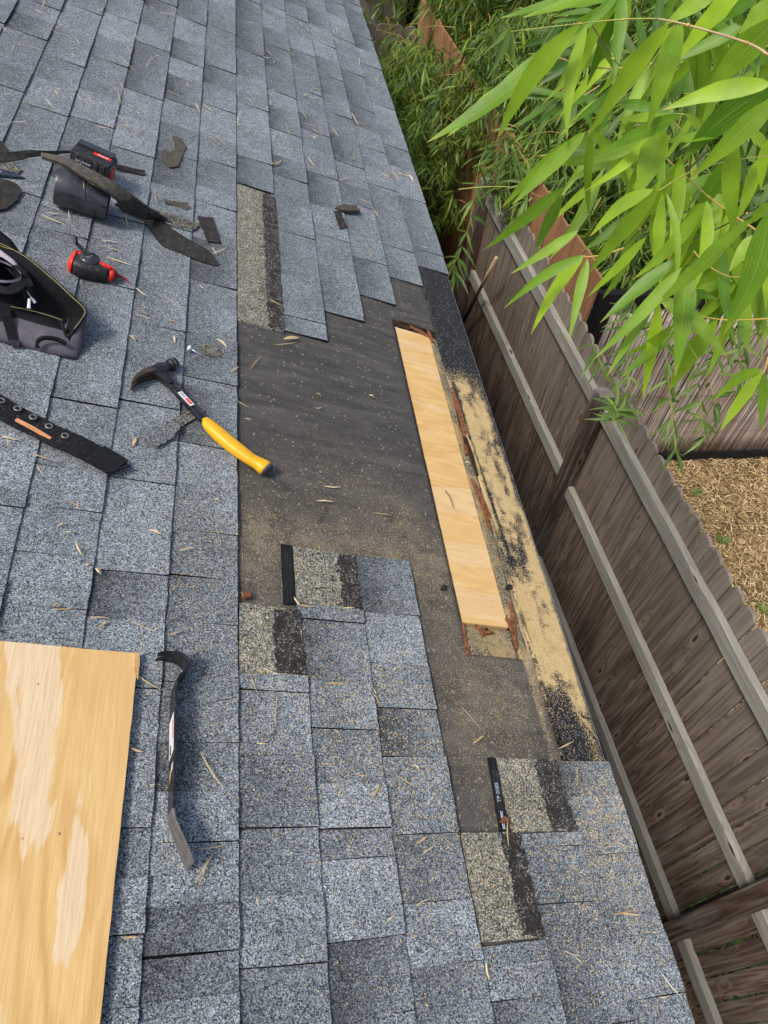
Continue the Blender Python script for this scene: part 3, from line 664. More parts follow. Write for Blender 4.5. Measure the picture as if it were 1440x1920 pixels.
def sticker(A, B, z0, z1, mat, off, name, sh=0.008):
    v = [A + Vector((0, 0, z0)), B + Vector((0, 0, z0)) + (A - B).normalized() * 0, B + Vector((0, 0, z1)) + (A - B).normalized() * sh, A + Vector((0, 0, z1)) - (B - A).normalized() * sh]
    v = [q + side * off for q in v]; w = [q + side * 0.0003 for q in v]
    me = fixn(mesh(name, v + w, [(0, 1, 2, 3), (4, 7, 6, 5), (0, 4, 5, 1), (1, 5, 6, 2), (2, 6, 7, 3), (3, 7, 4, 0)], mat)); return obj(name, me, pry)
lb = sticker(A, B, .008, .044, M_WHITE, .0026, 'label')
o = sticker(A.lerp(B, .05), A.lerp(B, .55), .036, .040, M_LRED, .0030, 'red_band', 0.0); o.parent = lb
o = sticker(A.lerp(B, .66), A.lerp(B, .92), .016, .026, M_GREYRUB, .0030, 'bar_code', 0.0); o.parent = lb
C_ = by(1448); D_ = by(1478)
sticker(C_, C_.lerp(D_, .45), .032, .040, M_WHITE, .0026, 'torn_label', .004); sticker(C_.lerp(D_, .3), C_.lerp(D_, 1.0), .018, .027, M_PLYEDGE, .0026, 'torn_label', .006)

# --- hammer
L2 = Loc(-0.12, 1.36); ham = onroof('hammer', -0.12, 1.36, 'claw hammer with yellow rubber grip and black shaft reaching over the felt edge', 'hammer')
hz = 0.017
def hp(x, y, h=hz + .006): return L2.p(x, y, 0) + Vector((0, 0, h))
sh = [L2.p(x, y, 0.02) for x, y in [(308, 702), (320, 718), (340, 742), (365, 768), (392, 797)]]
secI = lambda a, b: [(-a, -b), (-a * .35, -b * .55), (a * .35, -b * .55), (a, -b), (a, b), (a * .35, b * .55), (-a * .35, b * .55), (-a, b)]
me = fixn(mesh('shaft', *loft(sh, [secI(.0150, .0075), secI(.0115, .0075), secI(.0105, .007), secI(.0105, .007), secI(.0115, .007)]), M_BLACKSTEEL)); bevel(me, .0012, 1); obj('shaft', me, ham)
gp = [L2.p(x, y, 0.021) for x, y in [(384, 787), (392, 797), (408, 812), (430, 831), (452, 848), (470, 861), (484, 869), (495, 876), (499, 879)]]
gw = [(.010, .009), (.0155, .0125), (.0180, .0150), (.0185, .0155), (.0175, .0150), (.0158, .0140), (.0165, .0145), (.0200, .0165), (.0185, .0155)]
gpp = smoothpath(gp, 3); gww = [tuple(x) for x in smoothpath([Vector((a, b, 0)) for a, b in gw], 3)]
mk('grip', *loft(gpp, [ell(a, b, 20, .8) for a, b, _ in gww]), M_YEL, ham, True)
for q in range(7):
    i = 7 + q * 2; c0 = gpp[i]; t = (gpp[i + 1] - gpp[i - 1]).normalized(); s = t.cross(Vector((0, 0, 1))).normalized(); z = gww[i][1] + .0002
    mk('grip_groove', *loft([c0 - s * .006 + Vector((0, 0, z - .0008)), c0 + Vector((0, 0, z)), c0 + s * .006 + Vector((0, 0, z - .0008))], [rect(.0006, .0005)] * 3), M_YEL, ham)
ep = [L2.p(x, y, 0.021) for x, y in [(498, 878), (501.5, 881), (503, 882.5)]]
mk('end_cap', *loft(ep, [ell(.0186, .0156, 16, .8), ell(.0178, .0150, 16, .8), ell(.013, .011, 16, .8)]), M_GREYRUB, ham, True)
hd = [L2.p(x, y, 0.021) for x, y in [(283, 700), (292, 697), (302, 693.5), (309, 690), (313, 688)]]
me = fixn(mesh('head', *loft(hd, [ell(.012, .011, 8, .7), ell(.017, .014, 8, .7), ell(.019, .0155, 8, .7), ell(.016, .014, 8, .7), ell(.011, .011, 8, .7)]), M_BLACKSTEEL)); bevel(me, .001, 1); obj('head', me, ham)
hn = [L2.p(x, y, 0.021) for x, y in [(312, 688.5), (317, 686), (318.5, 685), (320.5, 684), (327, 680.5), (328, 680)]]
mk('striking_face', *loft(hn, [ell(.0095, .0095, 16), ell(.0105, .0105, 16), ell(.0155, .0155, 16), ell(.0160, .0160, 16), ell(.0160, .0160, 16), ell(.0148, .0148, 16)]), M_BLACKSTEEL, ham, False)
mk('face_ring', *loft([L2.p(321.5, 683.5, .021), L2.p(323, 682.7, .021)], [ell(.01645, .01645, 16)] * 2), M_STEEL, ham)
mk('cheek', *fixn(mesh('cheek', *slab([(q.x, q.y) for q in [L2.p(275, 697, .02), L2.p(312, 720, .02), L2.p(323, 722, .02), L2.p(311, 694, .02), L2.p(297, 688, .02)]], .011, .031), M_BLACKSTEEL)).vertices.values()[:0] or [(0, 0, 0)], [], M_BLACKSTEEL, ham) if False else None
me = fixn(mesh('cheek', *slab([(q.x, q.y) for q in [L2.p(276, 698, .02), L2.p(296, 709, .02), L2.p(316, 724, .02), L2.p(323, 721, .02), L2.p(312, 705, .02), L2.p(310, 692, .02), L2.p(297, 689, .02)]], .012, .0305), M_BLACKSTEEL)); bevel(me, .002, 2); obj('cheek', me, ham)
for z in (.012, .030):
    cl = smoothpath([L2.p(x, y, 0.021) + Vector((0, 0, z - .021)) for x, y in [(288, 699), (276, 702), (264, 707), (254, 714), (247, 724)]], 3)
    n = len(cl); mk('claw', *loft(cl, [rect(.0095 * (1 - .8 * i / (n - 1)), .0075 * (1 - .35 * i / (n - 1))) for i in range(n)]), M_RUSTY, ham)
A, B = L2.p(337, 735, .0285), L2.p(361, 760, .0285)
lb = mk('label', *loft([A, A.lerp(B, .5), B], [rect(.0062, .0007)] * 3), M_WHITE, ham)
mk('red_band', *loft([A.lerp(B, .48) + Vector((0, 0, .0009)), A.lerp(B, .92) + Vector((0, 0, .0009))], [rect(.0040, .0003)] * 2), M_LRED, lb)
for q in range(3): mk('print_line', *loft([A.lerp(B, .08 + q * .12) + Vector((0, 0, .0009)), A.lerp(B, .14 + q * .12) + Vector((0, 0, .0009))], [rect(.0035, .0002)] * 2), M_GREYRUB, lb)

# --- chalk reel
L3 = Loc(-0.38, 1.86); cr = onroof('chalk_reel', -0.38, 1.86, 'red and black chalk line reel with folding crank handle lying on the shingles', 'chalk reel')
ax = [L3.p(x, y, 0.026) for x, y in [(134, 489), (137, 490), (146, 493), (160, 499), (176, 505), (192, 510), (204, 514)]]
me = fixn(mesh('case', *loft(smoothpath(ax, 2), [ell(a, b, 16, .65) for a, b in [(.016, .014), (.026, .019), (.031, .022), (.034, .0235), (.036, .0245), (.0365, .025), (.036, .025), (.034, .0245), (.031, .0235), (.0275, .022), (.024, .021), (.021, .019), (.018, .017)]]), M_BPLAST2, True)); obj('case', me, cr)
mk('red_shell', *loft(smoothpath([L3.p(x, y, 0.027) for x, y in [(131.5, 488), (133, 488.6), (136, 489.6), (140, 491)]], 2), [ell(a, b, 16, .65) for a, b in [(.012, .010), (.021, .017), (.028, .021), (.031, .0225), (.0325, .024), (.034, .0245), (.0345, .025)]]), M_RED, cr, True)
p0, p1 = L3.p(138, 481, .049), L3.p(148, 478, .050)
for pts, w in (([(184, 492), (197, 499), (207, 503)], .006), ([(152, 484), (147, 476), (158, 472)], .004)):
    P = [L3.p(x, y, .046) for x, y in pts]; mk('red_trim', *loft(P, [rect(w * .6, .004)] + [rect(w, .0045)] * (len(P) - 2) + [rect(w * .7, .004)]), M_RED, cr)
ct = L3.p(168, 484, .050)
def disc(c, r0, r1, z0, z1, n=20): return loft([c + Vector((0, 0, z0)), c + Vector((0, 0, (z0 + z1) / 2)), c + Vector((0, 0, z1))], [ell(r0, r0, n), ell((r0 + r1) / 2 * 1.02, (r0 + r1) / 2 * 1.02, n), ell(r1, r1, n)], up=Vector((0, 1, 0)))
mk('drum_cover', *disc(ct, .027, .024, -.006, .004), M_BPLAST, cr, True); mk('hub', *disc(ct, .009, .007, .003, .010, 12), M_STEEL, cr)
ch = [ct + Vector((0, 0, .011)), ct.lerp(L3.p(152, 462, .062), .5), L3.p(143, 456, .062)]
mk('crank_arm', *loft(ch, [rect(.009, .0022), rect(.0065, .0022), rect(.005, .002)]), M_BPLAST2, cr)
mk('crank_knob', *loft([L3.p(142, 456, .062), L3.p(141, 447, .070), L3.p(140.5, 443, .073)], [ell(.006, .006, 8), ell(.0065, .0065, 8), ell(.005, .005, 8)], up=Vector((1, 0, 0))), M_BPLAST2, cr)
mk('collar', *loft([L3.p(205, 513, .024), L3.p(208, 514, .024), L3.p(211, 515, .023)], [ell(.022, .020, 14), ell(.0225, .0205, 14), ell(.019, .018, 14)]), M_RED, cr, True)
mk('nose', *loft([L3.p(211, 515, .022), L3.p(217, 516.5, .020), L3.p(222, 518, .016)], [ell(.017, .016, 12), ell(.010, .010, 12), ell(.004, .004, 12)]), M_CHALKRED, cr, True)
mk('line_hook', *tube(smoothpath([L3.p(x, y, h) for x, y, h in [(221, 518, .014), (228, 518, .010), (233, 523, .009), (237, 522, .009), (240, 529, .008), (246, 532, .007)]], 3), .0021, 6), M_CHALKRED, cr)

# --- cordless tool: battery and round nozzle
L4 = Loc(-0.47, 2.22); ct_ = onroof('cordless_blower', -0.47, 2.22, 'black cordless blower with fat round nozzle and battery with red latch', 'power tool')
R = .054; nzp = [L4.p(x, y, 0.059) for x, y in [(107, 347), (110, 348), (150, 361), (192, 375), (204, 379)]]
mk('nozzle', *join(loft(nzp, [ell(R * .97, R * .97, 32), ell(R, R, 32), ell(R * 1.0, R * 1.0, 32), ell(R * .97, R * .97, 32), ell(R * .95, R * .95, 32)], caps=False),
   loft(nzp[::-1], [ell(R * .90, R * .90, 32), ell(R * .92, R * .92, 32), ell(R * .95, R * .95, 32), ell(R * .95, R * .95, 32), ell(R * .92, R * .92, 32)], caps=False)), M_BPLAST, ct_, True)
a0, a1 = nzp[0], nzp[-1]; t = (a1 - a0).normalized(); s = t.cross(Vector((0, 0, 1))).normalized(); u = Vector((0, 0, 1))
for (f0, f1, g0, g1, wd) in ((.38, .58, 2.3, .35, .004), (.60, .82, 2.0, .9, .003), (.58, .95, .55, .2, .003)):
    P = [a0.lerp(a1, f0 + (f1 - f0) * i / 10) + (s * math.cos(g0 + (g1 - g0) * i / 10) + u * math.sin(g0 + (g1 - g0) * i / 10)) * (R * .995) for i in range(11)]
    mk('nozzle_rib', *loft(P, [ell(wd * math.sin(math.pi * (i + .5) / 11.2), .0022, 6) for i in range(11)], ups=[(p - a0 - t * (p - a0).dot(t)).normalized() for p in P]), M_BPLAST, ct_, True)
mk('motor_housing', *loft([L4.p(x, y, .034) for x, y in [(135, 328), (150, 333), (172, 339), (185, 343)]], [ell(.022, .022, 14, .7), ell(.028, .027, 14, .7), ell(.028, .027, 14, .7), ell(.02, .02, 14, .7)]), M_BPLAST2, ct_, True)
# battery box, long axis like the nozzle
bc = L4.p(175, 318, .050); ta = Vector((t.x, t.y, 0)).normalized(); sb = Vector((0, 0, 1)).cross(ta)
ta = Matrix.Rotation(math.radians(-10), 3, 'Z') @ ta; sb = Vector((0, 0, 1)).cross(ta); bc = L4.p(176, 314, .048)
BM = Matrix((( ta.x, sb.x, 0, bc.x), (ta.y, sb.y, 0, bc.y), (0, 0, 1, bc.z), (0, 0, 0, 1))) @ Matrix.Scale(0.98, 4)
bat = bbox('battery', (-.064, .056, -.037, .037, -.026, .044), M_BPLAST2, ct_, .006, M=BM)
bbox('battery_rail', (-.060, .050, .012, .040, .0445, .052), M_BPLAST, bat, .002); bbox('red_latch', (.0555, .0605, -.028, .006, -.018, .024), M_RED, bat, .002)
bbox('end_plate', (.050, .0575, -.036, .036, -.024, .036), M_BPLAST, bat, .002)
for i in range(5): bbox('side_rib', (-.055 + i * .020, -.039 + i * .020, -.0395, -.0365, .004, .034), M_BPLAST, bat, .001)
bbox('red_badge', (-.006, .046, -.006, .009, .0442, .0447), M_RED, bat)
text('MAX', .015, Matrix.Translation((.006, .001, .0450)), M_PAINTW, bat); text('20V LITHIUM', .0080, Matrix.Translation((-.045, -.0405, .022)) @ Matrix.Rotation(math.radians(90), 4, 'X'), M_PAINTW, bat)

# --- tool pouch and belt
L5 = Loc(-0.45, 1.62); tb = onroof('tool_belt', -0.45, 1.62, 'black and grey tool belt with open pouch and eyeleted web strap', 'tool belt')
base_ = [(-40, 632), (5, 640), (40, 650), (75, 658), (110, 668), (143, 674), (153, 655), (154, 628), (146, 605), (110, 590), (60, 570), (0, 548), (-40, 535)]
rim_ = [(-40, 570, .045), (0, 572, .045), (35, 577, .048), (75, 588, .050), (112, 601, .048), (124, 632, .030), (140, 618, .045), (152, 602, .060), (160, 583, .078), (133, 556, .085), (96, 522, .090), (40, 478, .095), (-40, 440, .10)]
bl = [L5.p(x, y, .007) for x, y in base_]; rl = [L5.p(x, y, h) for x, y, h in rim_]
nn = len(bl); cen = sum(bl, Vector()) / nn; NR = 5; vs, fs, mi = [], [], []
for k in range(NR):
    f = k / (NR - 1)
    for a, b in zip(bl, rl):
        p = a.lerp(b, f); o_ = Vector((p.x - cen.x, p.y - cen.y, 0)).normalized(); vs.append(p + o_ * .010 * math.sin(math.pi * f) + Vector((0, 0, .002 * math.sin(p.x * 90))))
for k in range(NR - 1):
    for j in range(nn - 1): fs.append((k * nn + j, k * nn + j + 1, (k + 1) * nn + j + 1, (k + 1) * nn + j))
fs.append(tuple(range(nn))[::-1])
me = mesh('pouch', vs, fs, [M_PURPLE, M_CLOTHBLK], True)
for p in me.polygons:
    c = p.center
    back = all((vi % nn) >= 8 for vi in p.vertices); top = all(vi // nn >= 3 for vi in p.vertices)
    if back or (top and all((vi % nn) <= 4 for vi in p.vertices)) or len(p.vertices) > 6: p.material_index = 1
o = obj('pouch', me, tb); md = o.modifiers.new('cloth_thickness', 'SOLIDIFY'); md.thickness = .003; md.offset = -1
ins = mesh('lining', [cen + (v - cen) * .955 + Vector((0, 0, .0015)) for v in [Vector(q) for q in vs]], fs, M_CLOTHBLK, True); obj('lining', ins, tb)
rimp = smoothpath([r + Vector((0, 0, .001)) for r in rl], 4)
mk('rim_binding', *tube(rimp, .0042, 8), M_CLOTHBLK, tb, True)
def stitch(path, off, n=60):
    P = smoothpath(path, 6); L = [0]
    for a, b in zip(P[:-1], P[1:]): L.append(L[-1] + (b - a).length)
    parts = []; s_ = 0.0
    def atl(x):
        for i in range(len(L) - 1):
            if L[i + 1] >= x: return P[i].lerp(P[i + 1], (x - L[i]) / max(1e-6, L[i + 1] - L[i]))
        return P[-1]
    while s_ < L[-1] - .004: parts.append(tube([atl(s_) + off, atl(s_ + .0030) + off], .0008, 4)); s_ += .0042
    return join(*parts)
mk('stitching', *stitch(rl[6:], Vector((-.001, -.003, .0048))), M_THREAD, tb)
mk('stitching', *stitch([L5.p(x, y, h) for x, y, h in [(20, 576, .052), (60, 584, .054), (95, 594, .053), (118, 602, .050)]], Vector((0, 0, .002))), M_THREAD, tb)
# front pocket patch with black binding
pk = [L5.p(x, y, h) for x, y, h in [(72, 648, .018), (70, 640, .026), (77, 631, .036), (92, 629, .040), (112, 633, .038), (124, 640, .036)]]
mk('pocket_binding', *loft(smoothpath([p + Vector((.000, -.009, 0)) for p in pk], 3), [rect(.003, .0045)] * 16), M_CLOTHBLK, tb, True)
# web strap down the front with buckle
sp = [L5.p(x, y, h) for x, y, h in [(8, 571, .052), (13, 590, .045), (20, 612, .028), (26, 634, .014)]]
mk('front_strap', *loft([p + Vector((0, -.008, .002)) for p in sp], [rect(.011, .0016)] * 4), M_CLOTHBLK, tb); mk('buckle', *loft([p + Vector((0, -.012, .002)) for p in (L5.p(18, 636, .012), L5.p(38, 640, .012))], [rect(.009, .003)] * 2), M_BPLAST, tb)
# second, inner cup with pale lining and loops
cup = []
for k, (h, rr) in enumerate(((.03, .050), (.075, .058), (.105, .062))):
    c = L5.p(-18, 520 - k * 7, h); cup.append((c, rr))
mk('inner_pouch', *loft([c for c, r in cup], [ell(r, r * .62, 20) for c, r in cup], up=Vector((0, 1, 0)), caps=False), M_CLOTHBLK, tb, True)
c, r = cup[-1]; mk('pouch_collar', *loft([c, c + Vector((0, 0, .006))], [ell(r * 1.04, r * .66, 20), ell(r * 1.02, r * .64, 20)], up=Vector((0, 1, 0)), caps=False), M_LGREY, tb, True)
mk('pale_lining', *loft([L5.p(x, y, h) for x, y, h in [(-30, 470, .085), (0, 481, .09), (20, 496, .09), (34, 512, .08)]], [rect(.004, .016)] * 4), M_LGREY, tb, True)
for pts, w in (([(30, 498, .10), (42, 512, .105), (46, 530, .09), (52, 560, .06)], .010), ([(40, 505, .08), (52, 530, .10), (62, 552, .08), (74, 572, .05)], .014), ([(-20, 536, .095), (10, 545, .10), (30, 540, .10), (42, 522, .10)], .018)):
    P = smoothpath([L5.p(x, y, h) for x, y, h in pts], 3); mk('loop_strap', *loft(P, [rect(w * .7, .0016)] * len(P)), M_CLOTHBLK, tb)
for (x, y, x2, y2) in ((52, 545, 66, 568), (55, 560, 54, 578)):
    mk('metal_ring', *loft([L5.p(x, y, .085), L5.p(x2, y2, .07)], [ell(.003, .0015, 8), ell(.004, .0015, 8)]), M_WHITE, tb)
# black flap sweeping back over the top left
FP = [(-45, 425, 470, .10), (0, 432, 478, .10), (22, 450, 490, .085), (40, 478, 510, .09)]
fv = []; ff = []
for x, y0, y1, h in FP: fv += [L5.p(x, y0, h), L5.p(x + 4, y1, h * .8)]
for i in range(3): ff.append((2 * i, 2 * i + 1, 2 * i + 3, 2 * i + 2))
o = mk('flap', fv, ff, M_CLOTHBLK, tb, True); md = o.modifiers.new('t', 'SOLIDIFY'); md.thickness = .004
mk('stitching', *stitch([L5.p(x, y, h) for x, y, h in [(-10, 458, .104), (8, 465, .100), (26, 470, .098)]], Vector((0, 0, .002))), M_THREAD, tb)
# the belt
ct_l = [(-70, 735), (-20, 750), (0, 762), (35, 782), (70, 799), (100, 815), (140, 832), (175, 850), (205, 867), (222, 880)]
bp = smoothpath([L5.p(x, y, .012 + (0.010 if 0 < i < 8 else 0) * abs(math.sin(i * .9)) + (.012 if i == 9 else 0)) for i, (x, y) in enumerate(ct_l)], 5)
hw = .029; vs, fs, ss = [], [], []; sacc = 0
for i, p in enumerate(bp):
    t = (bp[min(i + 1, len(bp) - 1)] - bp[max(i - 1, 0)]).normalized(); s = t.cross(Vector((0, 0, 1))).normalized()
    if i: sacc += (p - bp[i - 1]).length
    for q in (-1, -.33, .33, 1): vs.append(p + s * hw * q); ss.append(sacc)
m_ = len(vs)
for i, v in enumerate(list(vs)): vs.append(v - Vector((0, 0, .0035))); ss.append(ss[i])
for i in range(len(bp) - 1):
    for j in range(3):
        a = i * 4 + j; fs.append((a, a + 1, a + 5, a + 4)); fs.append((m_ + a, m_ + a + 4, m_ + a + 5, m_ + a + 1))
    a = i * 4; fs.append((a, a + 4, m_ + a + 4, m_ + a)); a += 3; fs.append((a, m_ + a, m_ + a + 4, a + 4))
a = (len(bp) - 1) * 4; fs.append((a, a + 1, a + 2, a + 3, m_ + a + 3, m_ + a + 2, m_ + a + 1, m_ + a))
me = mesh('belt_strap', vs, fs, M_BELT); attr(me, 'belt_s', ss); bst = obj('belt_strap', fixn(me), tb)
mk('belt_fold', *loft([L5.p(x, y, .016) + Vector((0, 0, .004)) for x, y in [(180, 852), (206, 867), (224, 879)]], [rect(.0285, .0022)] * 3), M_CLOTHBLK, tb)
def ringm(c, r0, r1, h, n=16):
    vs, fs = [], []
    for i in range(n):
        a = 2 * math.pi * i / n; d = Vector((math.cos(a), math.sin(a), 0)); vs += [c + d * r0, c + d * (r0 + r1) / 2 + Vector((0, 0, h)), c + d * r1]
    for i in range(n):
        a, b = 3 * i, 3 * ((i + 1) % n); fs += [(a, b, b + 1, a + 1), (a + 1, b + 1, b + 2, a + 2)]
    return vs, fs
for x, y in ((2, 751), (33, 766), (62, 782), (92, 799), (122, 817)):
    c = L5.p(x, y, .0225) + Vector((0, 0, .001)); mk('eyelet', *ringm(c, .0045, .0085, .0016), M_STEEL, bst, True); mk('eyelet_hole', *disc(c, .0048, .0048, -.0005, .0004, 12), M_BLACK, bst)

# --- torn pieces of shingle and felt
def ribbon(name, pts, mat, label, cat, th=.003, group=None, mat2=None):
    """pts: (xa, ya, ha, xb, yb, hb): two edges of a bent strip"""
    A = smoothpath([rp(p[0], p[1], p[2]) for p in pts], 4); B = smoothpath([rp(p[3], p[4], p[5]) for p in pts], 4)
    o_ = (A[len(A) // 2] + B[len(B) // 2]) / 2; o_.z = 0; r = onroof(name, o_.x, o_.y, label, cat, group)
    vs, fs = [], []; n = 4; m = len(A); jit = lambda: Vector((random.uniform(-.0012, .0012), random.uniform(-.0012, .0012), random.uniform(-.0006, .0006)))
    for a, b in zip(A, B):
        for j in range(n): vs.append(a.lerp(b, j / (n - 1)) - o_ + jit())
    k = len(vs); vs += [v - Vector((0, 0, th)) for v in vs]
    for i in range(m - 1):
        for j in range(n - 1):
            a = i * n + j; fs.append((a, a + 1, a + n + 1, a + n)); fs.append((k + a, k + a + n, k + a + n + 1, k + a + 1))
        a = i * n; fs.append((a, a + n, k + a + n, k + a)); a += n - 1; fs.append((a, k + a, k + a + n, a + n))
    for i in (0, (m - 1) * n):
        for j in range(n - 1): fs.append((i + j, k + i + j, k + i + j + 1, i + j + 1))
    me = fixn(mesh('torn_layer', vs, fs, mat)); 
    if mat in (M_SH, M_HL):
        for nm, val in (('tone', .8), ('dark', .2), ('dust', .02), ('bare', .4)): attr(me, nm, [val] * len(vs))
    obj('torn_layer', me, r)
    if mat2:                                               # a second layer peeling below
        vs2 = [v + Vector((random.uniform(-.002, .002) + .004, random.uniform(-.002, .002) - .004, -th * 1.4)) for v in vs]
        obj('under_layer', fixn(mesh('under_layer', vs2, fs, mat2)), r)
    return r
def scrap(name, outline, mat, label, cat, h=.006, h1=None, group=None, amp=.0022):
    P = [rp(x, y, 0) for x, y in outline]; c = sum(P, Vector()) / len(P)
    r = onroof(name, c.x, c.y, label, cat, group); vs, fs = slab(rough([(p.x - c.x, p.y - c.y) for p in P], .006, amp), h - .003, lambda a, b: (h1 or h + .0015) + random.uniform(-.0008, .0008))
    me = fixn(mesh('torn_layer', vs, fs, mat))
    if mat in (M_SH, M_HL):
        for nm, val in (('tone', .85), ('dark', .1), ('dust', .03), ('bare', .35)): attr(me, nm, [val] * len(vs))
    obj('torn_layer', me, r); return r
G1 = 'torn shingle strips by the cordless blower'
ribbon('torn_strip', [(-30, 288, .03, -30, 308, .012), (30, 284, .03, 30, 300, .012), (60, 281, .03, 62, 293, .015), (100, 283, .03, 105, 288, .018), (148, 281, .028, 148, 284, .02)], M_SCRAPGR, 'long thin grey shingle strip reaching from the frame edge to the battery', 'shingle scrap', group=G1)
ribbon('torn_strip', [(78, 286, .05, 76, 290, .045), (128, 296, .12, 120, 306, .12), (172, 318, .135, 158, 330, .135), (212, 340, .130, 198, 354, .130), (248, 364, .10, 234, 382, .095), (280, 388, .06, 262, 402, .05), (316, 410, .025, 290, 406, .02)], M_SCRAPGR, 'stiff grey shingle strip draped over the top of the blower nozzle', 'shingle scrap', .004, G1, M_SCRAPDK)
ribbon('torn_strip', [(225, 372, .03, 215, 383, .02), (262, 396, .02, 248, 402, .012), (300, 408, .014, 275, 420, .010), (325, 430, .012, 300, 455, .009), (360, 452, .010, 340, 474, .009), (392, 470, .009, 380, 490, .009), (412, 496, .009, 402, 498, .009)], M_SCRAPDK, 'smooth dark curved asphalt strip ending in a point on the shingles', 'shingle scrap', group=G1)
ribbon('torn_strip', [(292, 392, .012, 290, 400, .01), (320, 402, .011, 312, 412, .009), (350, 411, .011, 335, 424, .009), (375, 420, .010, 365, 430, .009)], M_HL, 'rough granule covered shingle sliver between the curved strip and square scrap', 'shingle scrap', group=G1)
scrap('torn_scrap', [(369, 410), (398, 413), (413, 461), (388, 457)], M_SCRAPDK, 'dark flat four-sided asphalt scrap right of the torn strips', 'shingle scrap', .009)
ribbon('torn_strip', [(212, 306, .022, 212, 314, .012), (245, 314, .018, 244, 322, .010), (272, 319, .016, 270, 328, .009)], M_SCRAPDK, 'narrow black shingle sliver sticking out behind the battery', 'shingle scrap', .004)
ribbon('torn_strip', [(-25, 258, .03, -25, 282, .01), (0, 262, .03, 0, 284, .01), (15, 280, .02, 12, 288, .01)], M_SCRAPDK, 'crumpled dark scrap at the left frame edge above the thin strip', 'shingle scrap', .004)
r_ = scrap('torn_scrap', [(-30, 318), (30, 330), (46, 340), (-30, 332)], M_BPLAST, 'black printed release tape scrap at the left frame edge', 'shingle scrap', .010, .012)
q = rp(4, 330, 0); M_ = Matrix.Translation(Vector((q.x, q.y, .0128)) - Vector((rp(4, 330).x * 0 + (sum([rp(*z, 0).x for z in [(-30, 318), (30, 330), (46, 340), (-30, 332)]]) / 4), (sum([rp(*z, 0).y for z in [(-30, 318), (30, 330), (46, 340), (-30, 332)]]) / 4), 0))) @ Matrix.Rotation(-.2 + math.pi, 4, 'Z')
text('TP 0085', .014, M_, M_TAPEINK, r_)
scrap('torn_scrap', [(-30, 296), (20, 303), (42, 324), (30, 331), (-30, 318)], M_HL, 'granule covered shingle scrap under the black tape at left edge', 'shingle scrap', .008)
scrap('torn_scrap', [(-30, 340), (10, 343), (34, 352), (40, 366), (32, 382), (15, 396), (-10, 402), (-30, 400)], M_SCRAPDK, 'rounded black asphalt scrap at the left frame edge above the tool belt', 'shingle scrap', .010)
scrap('torn_scrap', [(322, 260), (340, 263), (348, 278), (341, 295), (334, 316), (318, 318), (304, 305), (306, 284), (318, 289), (326, 284), (327, 272)], M_SCRAPGR, 'ragged brown torn shingle scrap lying alone above the strips', 'shingle scrap', .008)
scrap('torn_scrap', [(305, 377), (330, 383), (348, 384), (358, 393), (350, 398), (330, 390), (308, 384)], M_SCRAPGR, 'thin brown sliver lying between the strips and the ragged brown scrap', 'shingle scrap', .008)
scrap('torn_patch', [(372, 650), (392, 648), (410, 656), (422, 668), (420, 676), (400, 674), (380, 668)], M_HL, 'oval olive torn patch beside the white roofing nail', 'shingle scrap', .0065)
scrap('torn_patch', [(312, 797), (340, 780), (368, 768), (382, 772), (372, 786), (345, 800), (332, 806)], M_HL, 'olive torn patch under the hammer shaft', 'shingle scrap', .0075)
scrap('torn_flap', [(262, 826), (290, 806), (330, 800), (336, 812), (318, 832), (290, 848)], M_SH, 'folded grey shingle flap lying left of the hammer grip', 'shingle scrap', .0165)
scrap('torn_scrap', [(624, 398), (640, 391), (664, 394), (672, 404), (655, 404), (638, 402)], M_SCRAPGR, 'twisted dark shingle sliver on the shingles right of the olive strip', 'shingle scrap', .018, .022)
scrap('torn_scrap', [(625, 400), (637, 400), (650, 431), (636, 433)], M_TAR, 'black tarry hole in the shingles below the twisted sliver', 'shingle scrap', .0085)
nl = onroof('roofing_nail', *rp(365, 658)[:2], 'long shiny nail with white domed washer on the shingles', 'nail'); LN = Loc(*rp(365, 658)[:2])
mk('shaft', *tube([LN.p(356, 653, .014), LN.p(378, 666.5, .009)], .0019, 8), M_GALV, nl, True); mk('washer', *loft([LN.p(353.5, 651.5, .015), LN.p(355, 652.5, .015), LN.p(358.5, 654.5, .014)], [ell(.007, .007, 12), ell(.0085, .0085, 12), ell(.0035, .0035, 12)]), M_WHITE, nl, True)
for x, y, lab in ((953, 1102, 'dark thumb sized lump lying in the sawdust beside the patch'), (831, 1103, 'small dark crumb on the dusty felt left of the plywood patch')):
    scrap('asphalt_crumb', [(x - 5, y - 4), (x + 1, y - 6), (x + 6, y - 3), (x + 5, y + 4), (x - 1, y + 5), (x - 6, y + 2)], M_SCRAPDK, lab, 'crumb', .002, .0045)
for x, y, lab in ((460, 1120, 'curled brown dead leaf on felt near the standing shingle edge'), (941, 1540, 'curled orange dead leaf on the printed black tape')):
    scrap('dead_leaf', [(x - 9, y + 3), (x - 2, y - 8), (x + 6, y - 4), (x + 8, y + 5), (x, y + 8)], M_ROT, lab, 'leaf', .008, .013)
for pts, lab in (([(594, 982), (604, 966), (614, 950)], 'short dark stick on the dusty felt below two straws'), ([(835, 920), (843, 930), (850, 951)], 'thin dark twig lying across the pale plywood patch')):
    P = [rp(x, y, .004 if x > 700 else .004) for x, y in pts]; o_ = P[1].copy(); o_.z = 0
    r = tagp(mk('dark_twig', *tube([p - o_ for p in P], [.0014, .0022 if x < 700 else .0012, .001], 6), M_SCRAPDK if x < 700 else M_STEMD), lab, 'twig'); r.matrix_world = Matrix.Translation(T(o_.x, o_.y, 0)) @ ROOFM
for i, (x, y) in enumerate(((601, 740), (610, 775), (622, 868), (668, 862), (778, 965), (585, 980))):
    pass

